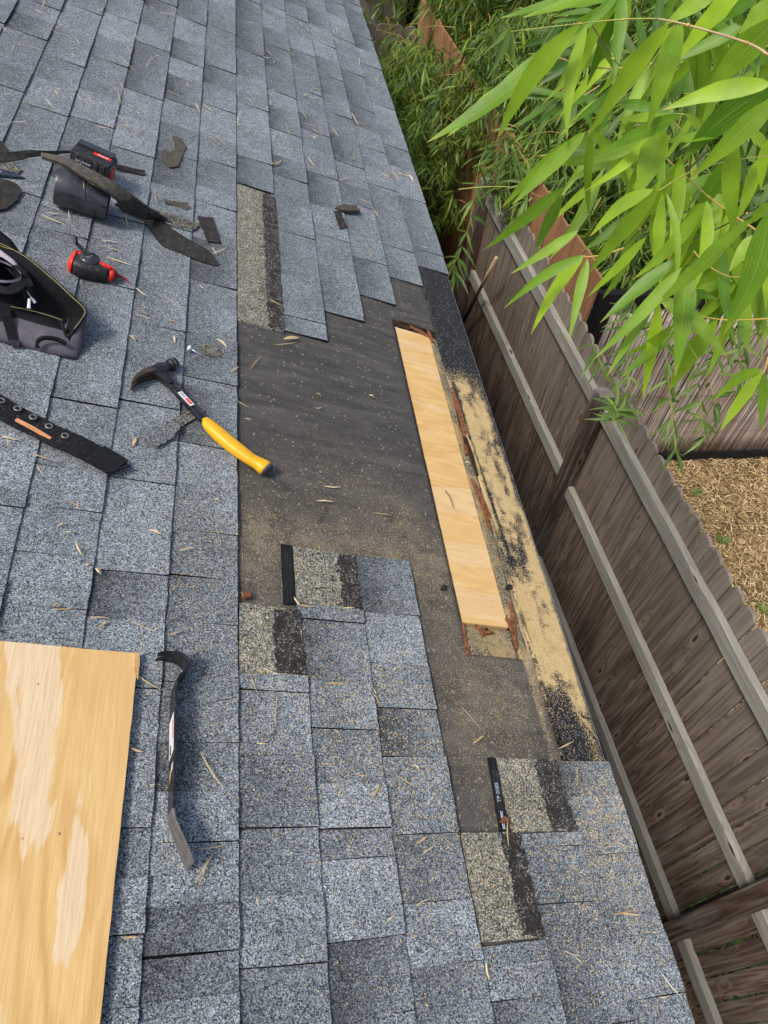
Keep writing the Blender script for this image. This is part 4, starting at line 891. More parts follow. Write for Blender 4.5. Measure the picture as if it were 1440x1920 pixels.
# --- straws and dry leaf bits, one by one
STR = """21,100,29,82 31,83,83,96 228,110,257,136 203,139,232,185 196,155,222,173 228,173,261,178 314,172,343,185 321,12,339,29 278,11,290,18 300,25,322,29
237,89,246,104 218,217,233,229 180,239,203,242 154,210,176,207 317,251,322,268 115,167,126,176 350,155,354,166 396,59,410,69 475,73,487,85 544,120,563,134 565,134,606,144
553,146,561,165 541,97,551,106 403,253,428,278 376,208,405,217 382,196,398,210 438,229,454,241 535,233,542,262 499,172,512,184 509,167,513,186 563,208,575,226 565,231,593,241
582,241,607,259 586,262,594,254 641,207,659,214 659,212,672,236 662,236,693,248 640,220,652,238 622,240,634,259 575,295,589,314 728,318,752,342 735,320,748,344 648,344,672,352
513,335,527,354 424,304,438,316 289,362,295,384 225,416,249,430 236,402,241,428 303,555,342,586 255,541,276,557 253,590,283,599 258,583,280,594 267,573,273,579 286,468,302,474 373,535,384,546
397,466,406,480 200,468,223,471 178,464,215,462 398,478,424,466 190,452,222,455 200,484,246,500 115,835,142,850 61,854,99,866 69,872,80,891 177,853,191,855 4,820,34,826 14,819,15,839 159,761,171,770
131,943,153,952 142,1019,152,1043 280,994,303,1003 179,1067,188,1077 335,1035,361,1029 168,1160,203,1161 185,1179,203,1163 97,1144,136,1142 99,1141,112,1133 243,1166,294,1187 315,1192,340,1184
560,1044,582,1077 552,1119,564,1135 564,1134,588,1137 642,1140,665,1139 466,1256,484,1300 490,1250,523,1264 520,1303,517,1346 611,1280,652,1281 743,1455,779,1475 866,1325,905,1370 701,1300,715,1325
662,1452,691,1457 702,1290,707,1301 781,1582,801,1567 792,1602,815,1585 776,1700,805,1685 479,1682,484,1701 698,1496,712,1470 720,1732,738,1713 1080,1440,1080,1471 950,1537,953,1589 1056,1783,1087,1793
1077,1793,1090,1808 1144,1716,1200,1706 1165,1712,1200,1716 1220,1750,1236,1748 1237,1824,1276,1871 1233,1870,1253,1868 1227,1873,1233,1918 909,1807,915,1837 1080,1330,1122,1384 445,750,468,762 594,938,625,940
376,1413,419,1480 369,1593,421,1586 398,1604,365,1657 388,1610,368,1670 258,1270,302,1296 230,1760,260,1757 245,1405,268,1412 610,910,640,912 700,960,735,965 885,1395,905,1380 1030,520,1035,522 516,645,560,640
470,690,492,665 595,765,605,763 480,1395,500,1397 1045,1405,1075,1390 505,560,530,572 640,465,660,478 612,415,625,430 700,395,712,412 690,470,700,490 745,470,760,480 620,500,645,515 655,560,662,548
88,400,112,402 78,404,120,421 128,392,131,418 205,490,218,495 460,395,475,401 430,700,447,690 5,50,14,60 66,20,80,28"""
# what is not on the plain roof is dropped; each entry is one straw
ORD = ['', 'lowest', 'second', 'third', 'fourth', 'fifth', 'sixth', 'seventh', 'eighth', 'ninth', 'tenth', 'eleventh', 'twelfth', 'thirteenth', 'fourteenth']
def place(x, y, L):
    r = rp(x, y); k = 6 - math.floor(r.x / E); what = 'long' if L > .05 else 'short' if L < .028 else 'middling'
    if 0 < r.x and .8 < r.y < 1.95: return what, 'on the bare felt ' + ('near the standing shingle edge' if r.x < .25 else 'in the middle' if r.x < .5 else 'near the plywood patch')
    c = 'on the %s course above eave' % ORD[min(14, max(1, k))]
    return what, c + (' at the far end' if r.y > 4.2 else ' beyond the torn-off strip' if r.y > 3.2 else ' level with the olive strip' if r.y > 2.15 else ' level with the pouch and hammer' if r.y > 1.2 else ' level with plywood corner' if r.y > .62 else ' nearest the camera')
def straw(x1, y1, x2, y2, lab, grp, w=None):
    a, b = rp(x1, y1, .0085), rp(x2, y2, .0085); L = (b - a).length
    if L > .16 or max(a.x, b.x) > .848: return
    on = a.x > 0 and 0.55 < a.y < 2.0
    z = .0095 + random.uniform(0, .004) - (.006 if on else 0); mid = (a + b) / 2; dr = (b - a).normalized(); s = Vector((dr.y, -dr.x, 0))
    w = w or random.choice([.0008, .0011, .0014, .0020]); bend = random.uniform(-.045, .045) * L
    P = [Vector((0, 0, z)) + dr * L * (i / 4 - .5) + s * bend * math.sin(math.pi * i / 4) + Vector((0, 0, random.uniform(0, .002))) for i in range(5)]
    ws = [w * q for q in (.55, 1, 1.05, .8, .25)]
    me = mesh('dry_straw', *loft(P, [[(-q, 0), (0, -q * .5), (q, 0), (0, q * .55)] for q in ws]), M_STRAW)
    w_, c_ = place((x1 + x2) / 2, (y1 + y2) / 2, L); lab = '%s %s dry straw %s' % (w_, 'thin' if w < .0012 else 'thick', c_); grp = 'dry straws ' + c_ + ', ' + w_ + (' thin' if w < .0012 else ' thick')
    o = obj('dry_straw', me); o.matrix_world = Matrix.Translation(T(mid.x, mid.y, 0)) @ ROOFM; tagp(o, lab, 'straw', grp); return o
def zone(x, y):
    r = rp(x, y)
    if r.x < 0:
        return ('dry straw on the shingles beside the tools', 'straws among the tools') if 1.1 < r.y < 2.6 else ('dry straw on the shingles beside the plywood sheet and pry bar', 'straws near the plywood sheet') if r.y <= 1.1 else ('dry straw on the far upslope shingles beyond the blower', 'straws on the far upslope shingles')
    if r.y > 1.95: return ('dry straw on the shingles beyond the torn-off strip', 'straws beyond the torn-off strip')
    if r.y > .8: return ('dry straw on the bare dark felt', 'straws on the bare felt')
    return ('dry straw on the shingles in front of the torn-off strip', 'straws on the front shingles')
for tok in STR.split():
    x1, y1, x2, y2 = map(float, tok.split(',')); lab, grp = zone((x1 + x2) / 2, (y1 + y2) / 2); straw(x1, y1, x2, y2, lab, grp)
n_ = 0
while n_ < 105:
    u = 2.0 + 3.6 * random.random() ** .8; v = random.uniform(-.85, .83)
    if v > 0 and u < 2.5 - v * .3 + .2: continue
    P = T(v, u); d = CW.transposed() @ (P - CAM); x, y = 720 + FPX * d.x / -d.z, 960 - FPX * d.y / -d.z
    if not (5 < x < 1300 and 0 < y < 700): continue
    if x < 430 and 260 < y < 700: continue
    L = random.uniform(.02, .075) * FPX / d.length; a = random.gauss(.65, .7); lab, grp = zone(x, y); straw(x, y, x + L * math.cos(a), y + L * math.sin(a) * .8, lab, grp); n_ += 1
LB = """110,990,120,986 124,1003,134,1003 247,841,254,823 241,634,253,642 323,634,327,647 317,606,329,610 759,323,778,349 870,870,880,872 925,600,940,604 858,590,890,610 690,745,700,748 400,940,412,945 160,1066,170,1060 285,998,300,1006 482,1262,498,1268
530,640,560,636 405,640,425,655 100,175,108,182 233,238,241,246 705,1258,718,1262 735,1259,742,1255 1045,1332,1052,1336 460,790,468,792 592,742,600,746 776,1440,782,1446 180,1070,188,1078 562,395,570,400 655,300,668,306 715,330,728,338"""
for tok in LB.split():
    x1, y1, x2, y2 = map(float, tok.split(',')); a, b = rp(x1, y1), rp(x2, y2)
    if max(a.x, b.x) > .84: continue
    L = max(.014, (b - a).length); dr = (b - a).normalized(); s = Vector((dr.y, -dr.x, 0)); lab, grp = zone(x1, y1)
    L = min(L, .06); w = L * random.uniform(.10, .18); P = [dr * L * (i / 4 - .5) + Vector((0, 0, .010 + .003 * math.sin(i))) for i in range(5)]
    me = mesh('dry_leaf_bit', *loft(P, [[(-w * q, .001), (0, -.0006), (w * q, .001), (0, .0006)] for q in (.15, .8, 1, .7, .1)]), M_STRAW)
    o = obj('dry_leaf_bit', me); o.matrix_world = Matrix.Translation(T((a.x + b.x) / 2, (a.y + b.y) / 2, -.002)) @ ROOFM; w_, c_ = place(x1, y1, L); tagp(o, 'flat tan leaf bit %s' % c_, 'leaf bit', 'leaf bits ' + c_)
# the thick orange splinter on the belt
a, b = rp(30, 788, .020), rp(95, 823, .020); m_ = (a + b) / 2; 
o = tagp(mk('wood_splinter', *loft([a - m_ + Vector((0, 0, .002)), Vector((0, 0, .003)), b - m_], [rect(.0038, .002), rect(.0042, .0022), rect(.0036, .002)]), M_STRAWO), 'flat orange wood splinter lying along the edge of the web belt', 'splinter'); o.matrix_world = Matrix.Translation(T(m_.x, m_.y, .020)) @ ROOFM

# --- sawdust: real flakes heaped where it is thick
def flakes(name, n, sampler, size, mat, th=None):
    pts, szs = sampler(n); n = len(pts); a = rng.uniform(0, 2 * np.pi, n); tz = rng.normal(0, .35, n); L = szs; Wd = szs * rng.uniform(.4, .8, n)
    d = np.stack([np.cos(a), np.sin(a), tz], 1); s = np.stack([-np.sin(a), np.cos(a), rng.normal(0, .35, n)], 1)
    V = np.stack([pts - d * L[:, None] / 2, pts + s * Wd[:, None] / 2, pts + d * L[:, None] / 2, pts - s * Wd[:, None] / 2], 1).reshape(-1, 3)
    F = np.arange(n * 4).reshape(-1, 4); me = fastmesh(name, V, F, mat); lr = np.repeat(rng.random(n), 4); attr(me, 'lr', lr if len(me.vertices) == n * 4 else np.resize(lr, len(me.vertices))); return me
def dsample(n):
    out = []
    while len(out) < n:
        v, u = random.uniform(0.0, .855), random.uniform(.25, 2.1)
        if v > .70 and random.random() < .5: v = random.uniform(.70, .855)
        p = dustf(v, u) ** 1.4 * (0.35 + 1.3 * max(0, nz(v, u, 28) + .25))
        if inhole(v, u):
            p = .35 if (v > .688 and u < 1.2) or u < .82 else .03 if v < .688 else .12
            z = -.0045 if v < .687 and u > .822 else -.006
        else: z = .0006 if v > .725 else -.0022
        if random.random() < p: out.append((v, u, z + random.random() * .0012))
    o = np.array(out); return o, rng.uniform(.0007, .0020, n)
o = obj('sawdust', flakes('sawdust', 42000, dsample, .002, M_DUST)); o.matrix_world = ROOFM; tagp(o, 'pale sawdust heaped along the torn-off roof edge', 'sawdust', kind='stuff')

# ================================================================== FENCES
FA = math.radians(3); FM = Matrix.Translation((2.03 + (-2.177) * math.sin(-FA) * -1 * 0, 0, 0))
def fence_frame(y): return 2.03 - (y - 2.177) * math.tan(FA)
fence = empty('picket_fence', Matrix.Translation((fence_frame(0), 0, GZ)) @ Matrix.Rotation(FA, 4, 'Z')); tagp(fence, 'weathered brown picket fence with scalloped tops beside the house', 'fence')
def picket_mesh(name, w, h, mat, th=.016, ear=.028, seed=0):
    pts = [(-w / 2, 0), (w / 2, 0)]
    for i in range(9):
        a = math.pi * i / 8; pts.append((w / 2 * math.cos(a) * (1 if abs(math.cos(a)) > .99 else 1), h - ear + ear * math.sin(a) ** .8))
    n = len(pts); vs = [(0, p[0], p[1]) for p in pts] + [(th, p[0], p[1]) for p in pts]; fs = [tuple(range(n)), tuple(range(2 * n - 1, n - 1, -1))] + [(i, n + i, n + (i + 1) % n, (i + 1) % n) for i in range(n)]
    return fixn(mesh(name, vs, fs, mat))
PM = [picket_mesh('picket', w, 1.83, M_FENCE, ear=e) for w, e in ((.0965, .040), (.0955, .044), (.0905, .042))]
y = -1.6; k = 0
while y < 5.22:
    near = y < 1.5
    o = obj('picket', PM[2] if near and random.random() < .7 else PM[random.randint(0, 1)], fence)
    o.matrix_local = Matrix.Translation((random.uniform(0, .003), y, random.uniform(-.008, .008))) @ Matrix.Rotation(random.gauss(0, .003), 4, 'X'); y += .1 + (.0008 if near else 0); k += 1
zt = lambda z: z - GZ
posts = [-2.02, .385, 2.80, 5.22]
def plank(name, par, y0, y1, zc, mat, x0=-.040, x1=-.001, hh=.0445, sag=0.0):
    # a rail as a rough-sawn bar; built along z so the grain runs with it, then laid down
    L = y1 - y0; n = 14; pts = [Vector((random.uniform(-.0015, .0015), random.uniform(-.0015, .0015), L * i / n)) for i in range(n + 1)]
    me = mesh(name, *loft(pts, [rect(hh, (x1 - x0) / 2)] * (n + 1), up=Vector((1, 0, 0))), mat); fixn(me); bevel(me, .002, 1)
    o = obj(name, me, par); o.matrix_local = Matrix.Translation(((x0 + x1) / 2, y0, zc)) @ Matrix.Rotation(math.radians(-90) + sag, 4, 'X'); return o
for p0, p1 in zip(posts[:-1], posts[1:]):
    for zc in (-1.345, -1.995, -2.775): plank('rail', fence, p0 + .046, p1 - .046, zt(zc) + random.uniform(-.008, .008), M_RAIL, sag=random.uniform(-.004, .004))
for i, p in enumerate(posts):
    vs, fs = box(-.0445, .0445, -.0445, .0445, 0, zt(-1.205)); me = mesh('post', vs, fs, M_POST); bevel(me, .004, 1); o = obj('post', me, fence); o.matrix_local = Matrix.Translation((-.048, p, 0)) @ Matrix.Rotation(random.uniform(-.02, .02), 4, 'Z')
for i in range(60):                                        # nail heads
    pass
# cedar privacy boards behind
cedar = empty('cedar_fence', Matrix.Translation((fence_frame(0) + .075, 0, GZ)) @ Matrix.Rotation(FA, 4, 'Z')); tagp(cedar, 'taller orange cedar board fence standing behind the far end of the picket fence', 'fence')
CM = mesh('board', *box(0, .017, -.069, .069, 0, zt(-.885)), M_CEDAR); bevel(CM, .002, 1); y = 3.52
while y < 8.3:
    o = obj('board', CM, cedar); o.matrix_local = Matrix.Translation((random.uniform(0, .004), y, random.uniform(-.03, .01))) @ Matrix.Rotation(random.gauss(0, .004), 4, 'X'); y += .1405
for zc in (.4, 1.6): plank('rail', cedar, 3.45, 8.3, zc, M_CEDAR, .02, .058)
far = empty('far_picket_fence', Matrix.Translation((.55, 8.3, GZ))); tagp(far, 'dark scalloped picket fence crossing behind the bamboo', 'fence')
PF = picket_mesh('picket', .135, 1.83, M_FENCE, ear=.05)
for i in range(9): o = obj('picket', PF, far); o.matrix_local = Matrix.Translation((i * .145, 0, random.uniform(-.01, .01))) @ Matrix.Rotation(math.radians(90), 4, 'Z')
plank('rail', far, 0, 1.3, 1.4, M_FENCE).matrix_local = Matrix.Translation((-.05, -.06, 1.4)) @ Matrix.Rotation(math.radians(90), 4, 'Y')
shed = empty('garden_shed', Matrix.Translation((1.2, 9.3, GZ))); tagp(shed, 'pinkish grey board shed behind the dark scalloped fence', 'shed')
for i in range(6): o = obj('board', mesh('board', *box(-.066, .066, 0, .02, 0, 3.1), M_SHED), shed); o.matrix_local = Matrix.Translation((-.12 + i * .137, 0, 0))
mk('shed_wall', *box(-.25, 3.8, .03, 1.6, 0, 3.0), M_BLACK, shed); mk('roof', *box(-.45, 4.0, -.15, 1.8, 3.12, 3.2), M_BLACK, shed)
op = empty('orange_board_screen', Matrix.Translation((2.05, 9.0, GZ))); tagp(op, 'split orange wooden boards leaning beside the grey shed', 'boards')
for i, (w, h) in enumerate(((.12, 2.55), (.12, 2.4), (.10, 2.15), (.08, 1.95))): o = obj('board', mesh('board', *box(-w / 2, w / 2, 0, .02, 0, h), M_CEDAR), op); o.matrix_local = Matrix.Translation((i * .115, 0, 0)) @ Matrix.Rotation(.06 * i, 4, 'Y')

# reed screen in a black frame
reed = empty('reed_screen', Matrix.Translation((2.45, 3.88, GZ))); tagp(reed, 'black framed screen of upright brown reeds behind the picket fence', 'reed screen')
RMs = []
for q in range(5):
    r = .0088 + q * .0008; nn_ = 6; pts = [Vector((random.uniform(-.003, .003), random.uniform(-.002, .002), .095 + 1.48 * i / nn_)) for i in range(nn_ + 1)]
    RMs.append(mesh('reed', *loft(pts, [ell(r * random.uniform(.9, 1.1), r, 5)] * (nn_ + 1), up=Vector((0, 1, 0))), M_REED, True))
x = .01
while x < 3.1: o = obj('reed', RMs[random.randint(0, 4)], reed); o.matrix_local = Matrix.Translation((x, random.uniform(-.004, .004), random.uniform(-.004, .0))) @ Matrix.Rotation(random.gauss(0, .0035), 4, 'Y'); x += random.uniform(.0185, .0235)
mk('backing', *box(-.01, 3.12, .016, .02, .02, 1.6), M_BLACK, reed)
mk('frame_bar', *box(-.13, 3.2, -.03, .045, -.01, .10), M_BLACK, reed); mk('frame_bar', *box(-.13, 3.2, -.02, .045, 1.565, 1.67), M_BLACK, reed)
mk('frame_bar', *box(-.16, -.006, -.02, .045, .062, 1.562), M_BLACK, reed); mk('frame_bar', *box(3.12, 3.2, -.02, .045, .062, 1.562), M_BLACK, reed)
for z in (.35, .75, 1.15, 1.45): mk('twine', *tube([Vector((0, -.014, z)), Vector((1.5, -.014, z + .004)), Vector((3.1, -.014, z))], .0012, 4), M_STEMD, reed)

# pole and pipe in the gap
def at(x, y, d): return CAM + ray(x, y) * d
def dz(x, y, z): r = ray(x, y); return CAM + r * ((z - CAM.z) / r.z)
def pole(name, a, b, r, mat, label, cat, seg=None):
    o_ = Vector(b); t = empty(name, Matrix.Translation(o_)); tagp(t, label, cat); L = (Vector(a) - o_)
    if seg: mk('lower_part', *tube([Vector(), L * seg], r * 1.25, 10), M_BLACK, t, True); mk('upper_part', *tube([L * seg, L], r, 10), mat, t, True)
    else: mk('pipe', *tube([Vector(), L * .5, L], r, 10), mat, t, True)
A = dz(931, 483, -1.38); B = dz(893, 556, -1.92); B = A + (B - A) * ((GZ - A.z) / (B.z - A.z)); pole('pole', A, B, .013, M_STEMT, 'leaning pole with pale upper end and black lower end in the side gap', 'pole', .66)
A = dz(883, 513, -1.75); B = A.copy(); B.z = GZ; pole('drain_pipe', A, B, .022, simple('blue_black_pipe', (.02, .03, .04), .4, .5), 'dark upright pipe beside the leaning pole in the gap', 'pipe')

# ================================================================== GROUND LITTER
def gsample(n):
    out = np.empty((0, 3))
    while len(out) < n:
        m = n; reg = rng.random(m); x = np.where(reg < .8, rng.uniform(2.15, 5.4, m), rng.uniform(.55, 2.1, m)); y = np.where(reg < .8, rng.uniform(-.4, 3.86, m), rng.uniform(-.5, 7.5, m))
        keep = (np.abs(x - (2.03 - (y - 2.177) * .0524)) > .03)
        out = np.concatenate([out, np.stack([x, y, GZ + .006 + rng.random(m) * .022], 1)[keep]])
    return out[:n], rng.uniform(.02, .085, n)
def litter(n):
    pts, L = gsample(n); a = rng.uniform(0, 2 * np.pi, n); el = rng.normal(0, .22, n); d = np.stack([np.cos(a), np.sin(a), el], 1); s = np.stack([-np.sin(a), np.cos(a), rng.normal(0, .4, n)], 1); Wd = rng.uniform(.0015, .0038, n)
    d *= L[:, None] / 2; s *= Wd[:, None]
    V = np.stack([pts - d, pts - d * .3 + s, pts + d * .4 + s * .8, pts + d, pts + d * .4 - s * .8, pts - d * .3 - s], 1).reshape(-1, 3)
    F = np.concatenate([np.arange(n)[:, None] * 6 + np.array([0, 1, 2, 3]), np.arange(n)[:, None] * 6 + np.array([0, 3, 4, 5])])
    me = fastmesh('leaf_litter', V, F, M_LITTER); attr(me, 'lr', np.repeat(rng.random(n), 6)); return me
tagp(obj('leaf_litter', litter(66000)), 'dry golden bamboo leaf litter covering the ground beyond the fence', 'leaf litter', kind='stuff')

# ================================================================== BAMBOO
def leaf_arrays(P, D, L, Wd, N, droop=.25):                # batch of leaves: base, direction, length, width, up
    n = len(P); D = D / np.linalg.norm(D, axis=1, keepdims=True); S = np.cross(D, N); S /= (np.linalg.norm(S, axis=1, keepdims=True) + 1e-9); U = np.cross(S, D)
    st = [(0, 0), (.22, .85), (.5, 1.0), (.78, .6), (1, 0)]; V = []
    for i, (t, w) in enumerate(st):
        c = P + D * (L * t)[:, None] - np.array([0, 0, 1.0]) * (L * droop * t * t)[:, None]
        if w == 0: V.append(c[:, None])
        else: V += [(c - S * (Wd * w / 2)[:, None] + U * (Wd * w * .12)[:, None])[:, None], c[:, None], (c + S * (Wd * w / 2)[:, None] + U * (Wd * w * .12)[:, None])[:, None]]
    V = np.concatenate(V, 1); idx = np.array([(0, 3, 2, 2), (0, 2, 1, 1)]); q = [(1, 2, 5, 4), (2, 3, 6, 5), (4, 5, 8, 7), (5, 6, 9, 8)]; tr = [(0, 2, 1), (0, 3, 2), (7, 8, 10), (8, 9, 10)]
    T3 = [t for a in q for t in ((a[0], a[1], a[2]), (a[0], a[2], a[3]))] + tr
    return V, np.array(T3)
def leaf_object(V, T3, name, mat, lr):
    n = len(V); F = (np.arange(n)[:, None, None] * V.shape[1] + T3[None]).reshape(-1, 3); me = fastmesh(name, V.reshape(-1, 3), F, mat, False); attr(me, 'lr', np.repeat(lr, V.shape[1])); return me
lp_s = np.array([0] + [.22] * 3 + [.5] * 3 + [.78] * 3 + [1]); lp_t = np.array([.5, 0, .5, 1, 0, .5, 1, 0, .5, 1, .5])
proto = {}
def leaf_part_mesh(kind):                                  # unit leaf along +X, shared between copies
    if kind in proto: return proto[kind]
    V, T3 = leaf_arrays(np.zeros((1, 3)), np.array([[1.0, 0, 0]]), np.array([1.0]), np.array([.11 + .02 * (kind % 3)]), np.array([[0, 0, 1.0]]), [.05, .25, .45][kind % 3]); me = mesh('leaf', V[0], [tuple(t) for t in T3], M_LEAFP)
    attr(me, 'leaf_s', lp_s); attr(me, 'leaf_t', lp_t); proto[kind] = me; return me
def bamboo(name, label, blobs, ncl, base, seed, sz=(.07, .15), ngrp='bamboo clumps behind the fence', culms=10, lean=(0, 0)):
    r_ = np.random.default_rng(seed); root = empty(name, Matrix.Translation(Vector((base[0], base[1], GZ)))); tagp(root, label, 'bamboo', ngrp)
    C = []
    for (c, rad, wt) in blobs:
        m = int(ncl * wt); q = r_.normal(0, 1, (m, 3)); q /= np.linalg.norm(q, axis=1, keepdims=True); q *= (r_.random((m, 1)) ** .42); C.append(np.array(c) + q * np.array(rad))
    C = np.concatenate(C)
    # keep clumps of leaves together along drooping sprays
    nl = r_.integers(4, 9, len(C)); idx = np.repeat(np.arange(len(C)), nl); n = len(idx); head = r_.uniform(0, 2 * np.pi, len(C)); ch = head[idx]
    az = ch + r_.normal(0, .75, n); dn = r_.uniform(-1.25, .15, n); D = np.stack([np.cos(az) - .25, np.sin(az) - .35, dn], 1); P = C[idx] + r_.normal(0, .018, (n, 3))
    keep = (P[:, 0] > .93) & ((np.abs(P[:, 1] - 3.88) > .07) | (P[:, 0] < 2.2)) & (P[:, 2] > GZ + .02)
    P, D = P[keep], D[keep]; n = len(P); L = r_.uniform(*sz, n); Wd = L * r_.uniform(.085, .13, n); N = np.stack([r_.normal(0, .35, n), r_.normal(0, .35, n), np.ones(n)], 1); lr = r_.beta(1.5, 1.8, n)
    dcam = np.linalg.norm(P - np.array(CAM), axis=1); rel = (P - np.array(CAM)) @ np.array(CW); xs = 720 + FPX * rel[:, 0] / -rel[:, 2]; ys = 960 - FPX * rel[:, 1] / -rel[:, 2]
    score = L / dcam * ((xs > 0) & (xs < 1440) & (ys > 0) & (ys < 1920)); top = np.argsort(-score)[:300]; mask = np.ones(n, bool); mask[top] = False
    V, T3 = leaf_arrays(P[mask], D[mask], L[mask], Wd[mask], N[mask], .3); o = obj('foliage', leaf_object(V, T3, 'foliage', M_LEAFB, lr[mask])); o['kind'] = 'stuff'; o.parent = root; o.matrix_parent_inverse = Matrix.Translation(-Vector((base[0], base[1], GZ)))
    off = Vector((base[0], base[1], GZ))
    for i in top:
        d = Vector(D[i]).normalized(); s = d.cross(Vector(N[i])).normalized(); u = s.cross(d); Lf = float(L[i]); Mx = Matrix(((d.x * Lf, -s.x * Lf, u.x * Lf, 0), (d.y * Lf, -s.y * Lf, u.y * Lf, 0), (d.z * Lf, -s.z * Lf, u.z * Lf, 0), (0, 0, 0, 1)))
        o = obj('leaf', leaf_part_mesh(int(i) % 3), root); o.matrix_local = Matrix.Translation(Vector(P[i]) - off) @ Mx
    for i in range(culms):                                 # culms with nodes, arching over
        c = C[r_.integers(len(C))]; b = Vector((base[0] + r_.normal(0, .22), base[1] + r_.normal(0, .22), GZ)); tp = Vector(c); mid = b.lerp(tp, .55) + Vector((0, 0, .45)); P_ = smoothpath([b - off, mid - off, tp - off], 6); k_ = len(P_)
        mk('culm', *tube(P_, [.009 * (1 - .75 * j / (k_ - 1)) for j in range(k_)], 6, Vector((1, 0, 0))), M_STEMG if i % 3 else M_STEMD, root, True)
    seg = []
    for i in r_.integers(0, len(C), 260):                  # thin side twigs
        a = Vector(C[i]) - off; b = a + Vector((r_.normal(0, .12), r_.normal(0, .12), r_.uniform(.02, .16))); seg.append(tube([a, (a + b) / 2 + Vector((0, 0, .02)), b], [.0012, .0016, .002], 4, Vector((1, .3, 0))))
    o = mk('side_twigs', *join(*seg), M_STEMY, root); o['kind'] = 'stuff'; return root
bamboo('bamboo', 'shaded bamboo clump crowding the side gap beside the roof edge', [((1.45, 6.6, -1.55), (.52, 1.3, .85), .55), ((1.25, 5.2, -2.2), (.30, .7, .6), .12), ((1.75, 7.3, -1.35), (.70, .6, .35), .22)], 2600, (1.5, 6.6), 11)
bamboo('bamboo', 'bamboo clump rising over the cedar boards in the middle', [((2.45, 6.1, -.95), (.75, 1.0, .62), .55), ((2.75, 7.8, -.55), (1.1, .7, .75), .35), ((2.05, 4.9, -1.0), (.32, .45, .30), .05), ((2.7, 5.2, -1.55), (.6, .8, .45), .20)], 4200, (2.6, 6.4), 12, sz=(.08, .17))
bamboo('bamboo', 'dense bamboo clump above the reed screen at the right', [((3.55, 5.0, -.75), (.95, .75, .66), .45), ((4.2, 6.3, -.3), (1.3, .9, .8), .30), ((4.5, 4.6, -.9), (.7, .5, .5), .2), ((3.3, 4.55, -1.35), (.9, .45, .40), .25)], 5200, (3.9, 5.2), 13, sz=(.08, .17))
bamboo('bamboo', 'tall dark bamboo stand furthest back', [((3.6, 9.2, -.9), (3.0, .8, 1.3), .6), ((5.2, 7.6, -.6), (1.5, 1.2, 1.2), .4)], 3200, (4.2, 9.0), 14, sz=(.10, .20))

# --- foreground branches with large leaves
FL = """1088,44,800,267,44 960,150,838,257,24 1085,46,932,262,38 1100,45,1063,262,24 1107,50,1165,155,12 1254,42,1100,258,34 1276,40,1213,247,38 1350,-25,1245,47,32 1400,-25,1262,122,40
1365,11,1395,60,16 1455,-8,1378,88,36 1460,35,1325,172,48 1448,157,1240,207,34 1450,162,1276,306,50 1456,185,1296,333,40 1450,115,1405,157,28 1378,255,1378,445,32 1108,248,1105,412,21 1114,247,1191,370,26
1168,290,1204,378,22 1095,251,940,390,26 1098,247,960,385,30 1233,358,1102,515,34 1225,355,1105,445,28 1242,362,1241,551,24 1250,362,1263,565,14 1270,485,1125,605,30 1410,410,1224,576,42 1442,395,1357,627,52
1291,500,1265,708,42 1236,568,1204,750,26 1278,502,1112,675,28 1231,560,1138,705,24 1240,558,1364,670,34 1345,600,1252,735,36 1400,560,1404,660,24 1298,548,1343,560,18 1442,460,1436,585,20 1430,695,1348,810,24
1427,692,1337,752,22 1432,698,1429,810,20 1095,478,995,628,26 1102,486,1066,640,22 1098,478,945,578,22 1085,432,957,514,22 1055,365,1003,474,24 1060,350,908,468,26 1212,444,1100,558,20 1190,470,1130,560,22
1350,388,1270,452,20 1318,380,1277,440,20 1262,625,1165,708,26 1262,610,1170,665,22 1445,385,1405,420,26 1415,440,1366,510,28 1368,555,1340,600,22 1278,215,1120,288,30 1157,195,1260,215,20 1255,212,1154,225,20
1360,250,1232,268,22 1245,240,1195,370,50 1360,300,1296,410,30 1442,260,1427,357,20 1165,-10,1146,68,20 1190,-10,1160,40,20 1275,-15,1240,35,26 1430,-10,1330,50,34 1400,245,1447,280,26 1285,215,1325,255,20
1150,300,1060,345,18 1140,330,1030,420,20 1320,450,1215,560,22 1420,300,1380,420,24 1400,460,1420,560,20 1330,330,1260,420,20 1300,330,1245,400,18 1180,400,1090,470,20 1290,420,1330,520,20 1210,290,1290,350,18 1345,170,1300,260,20 1310,90,1245,170,20"""
fb = empty('bamboo_branch', Matrix.Translation(at(1440, 250, 1.25))); tagp(fb, 'leafy bamboo branch with large bright leaves hanging over the roof edge from the right', 'bamboo branch')
FO = at(1440, 250, 1.25); fi = 0
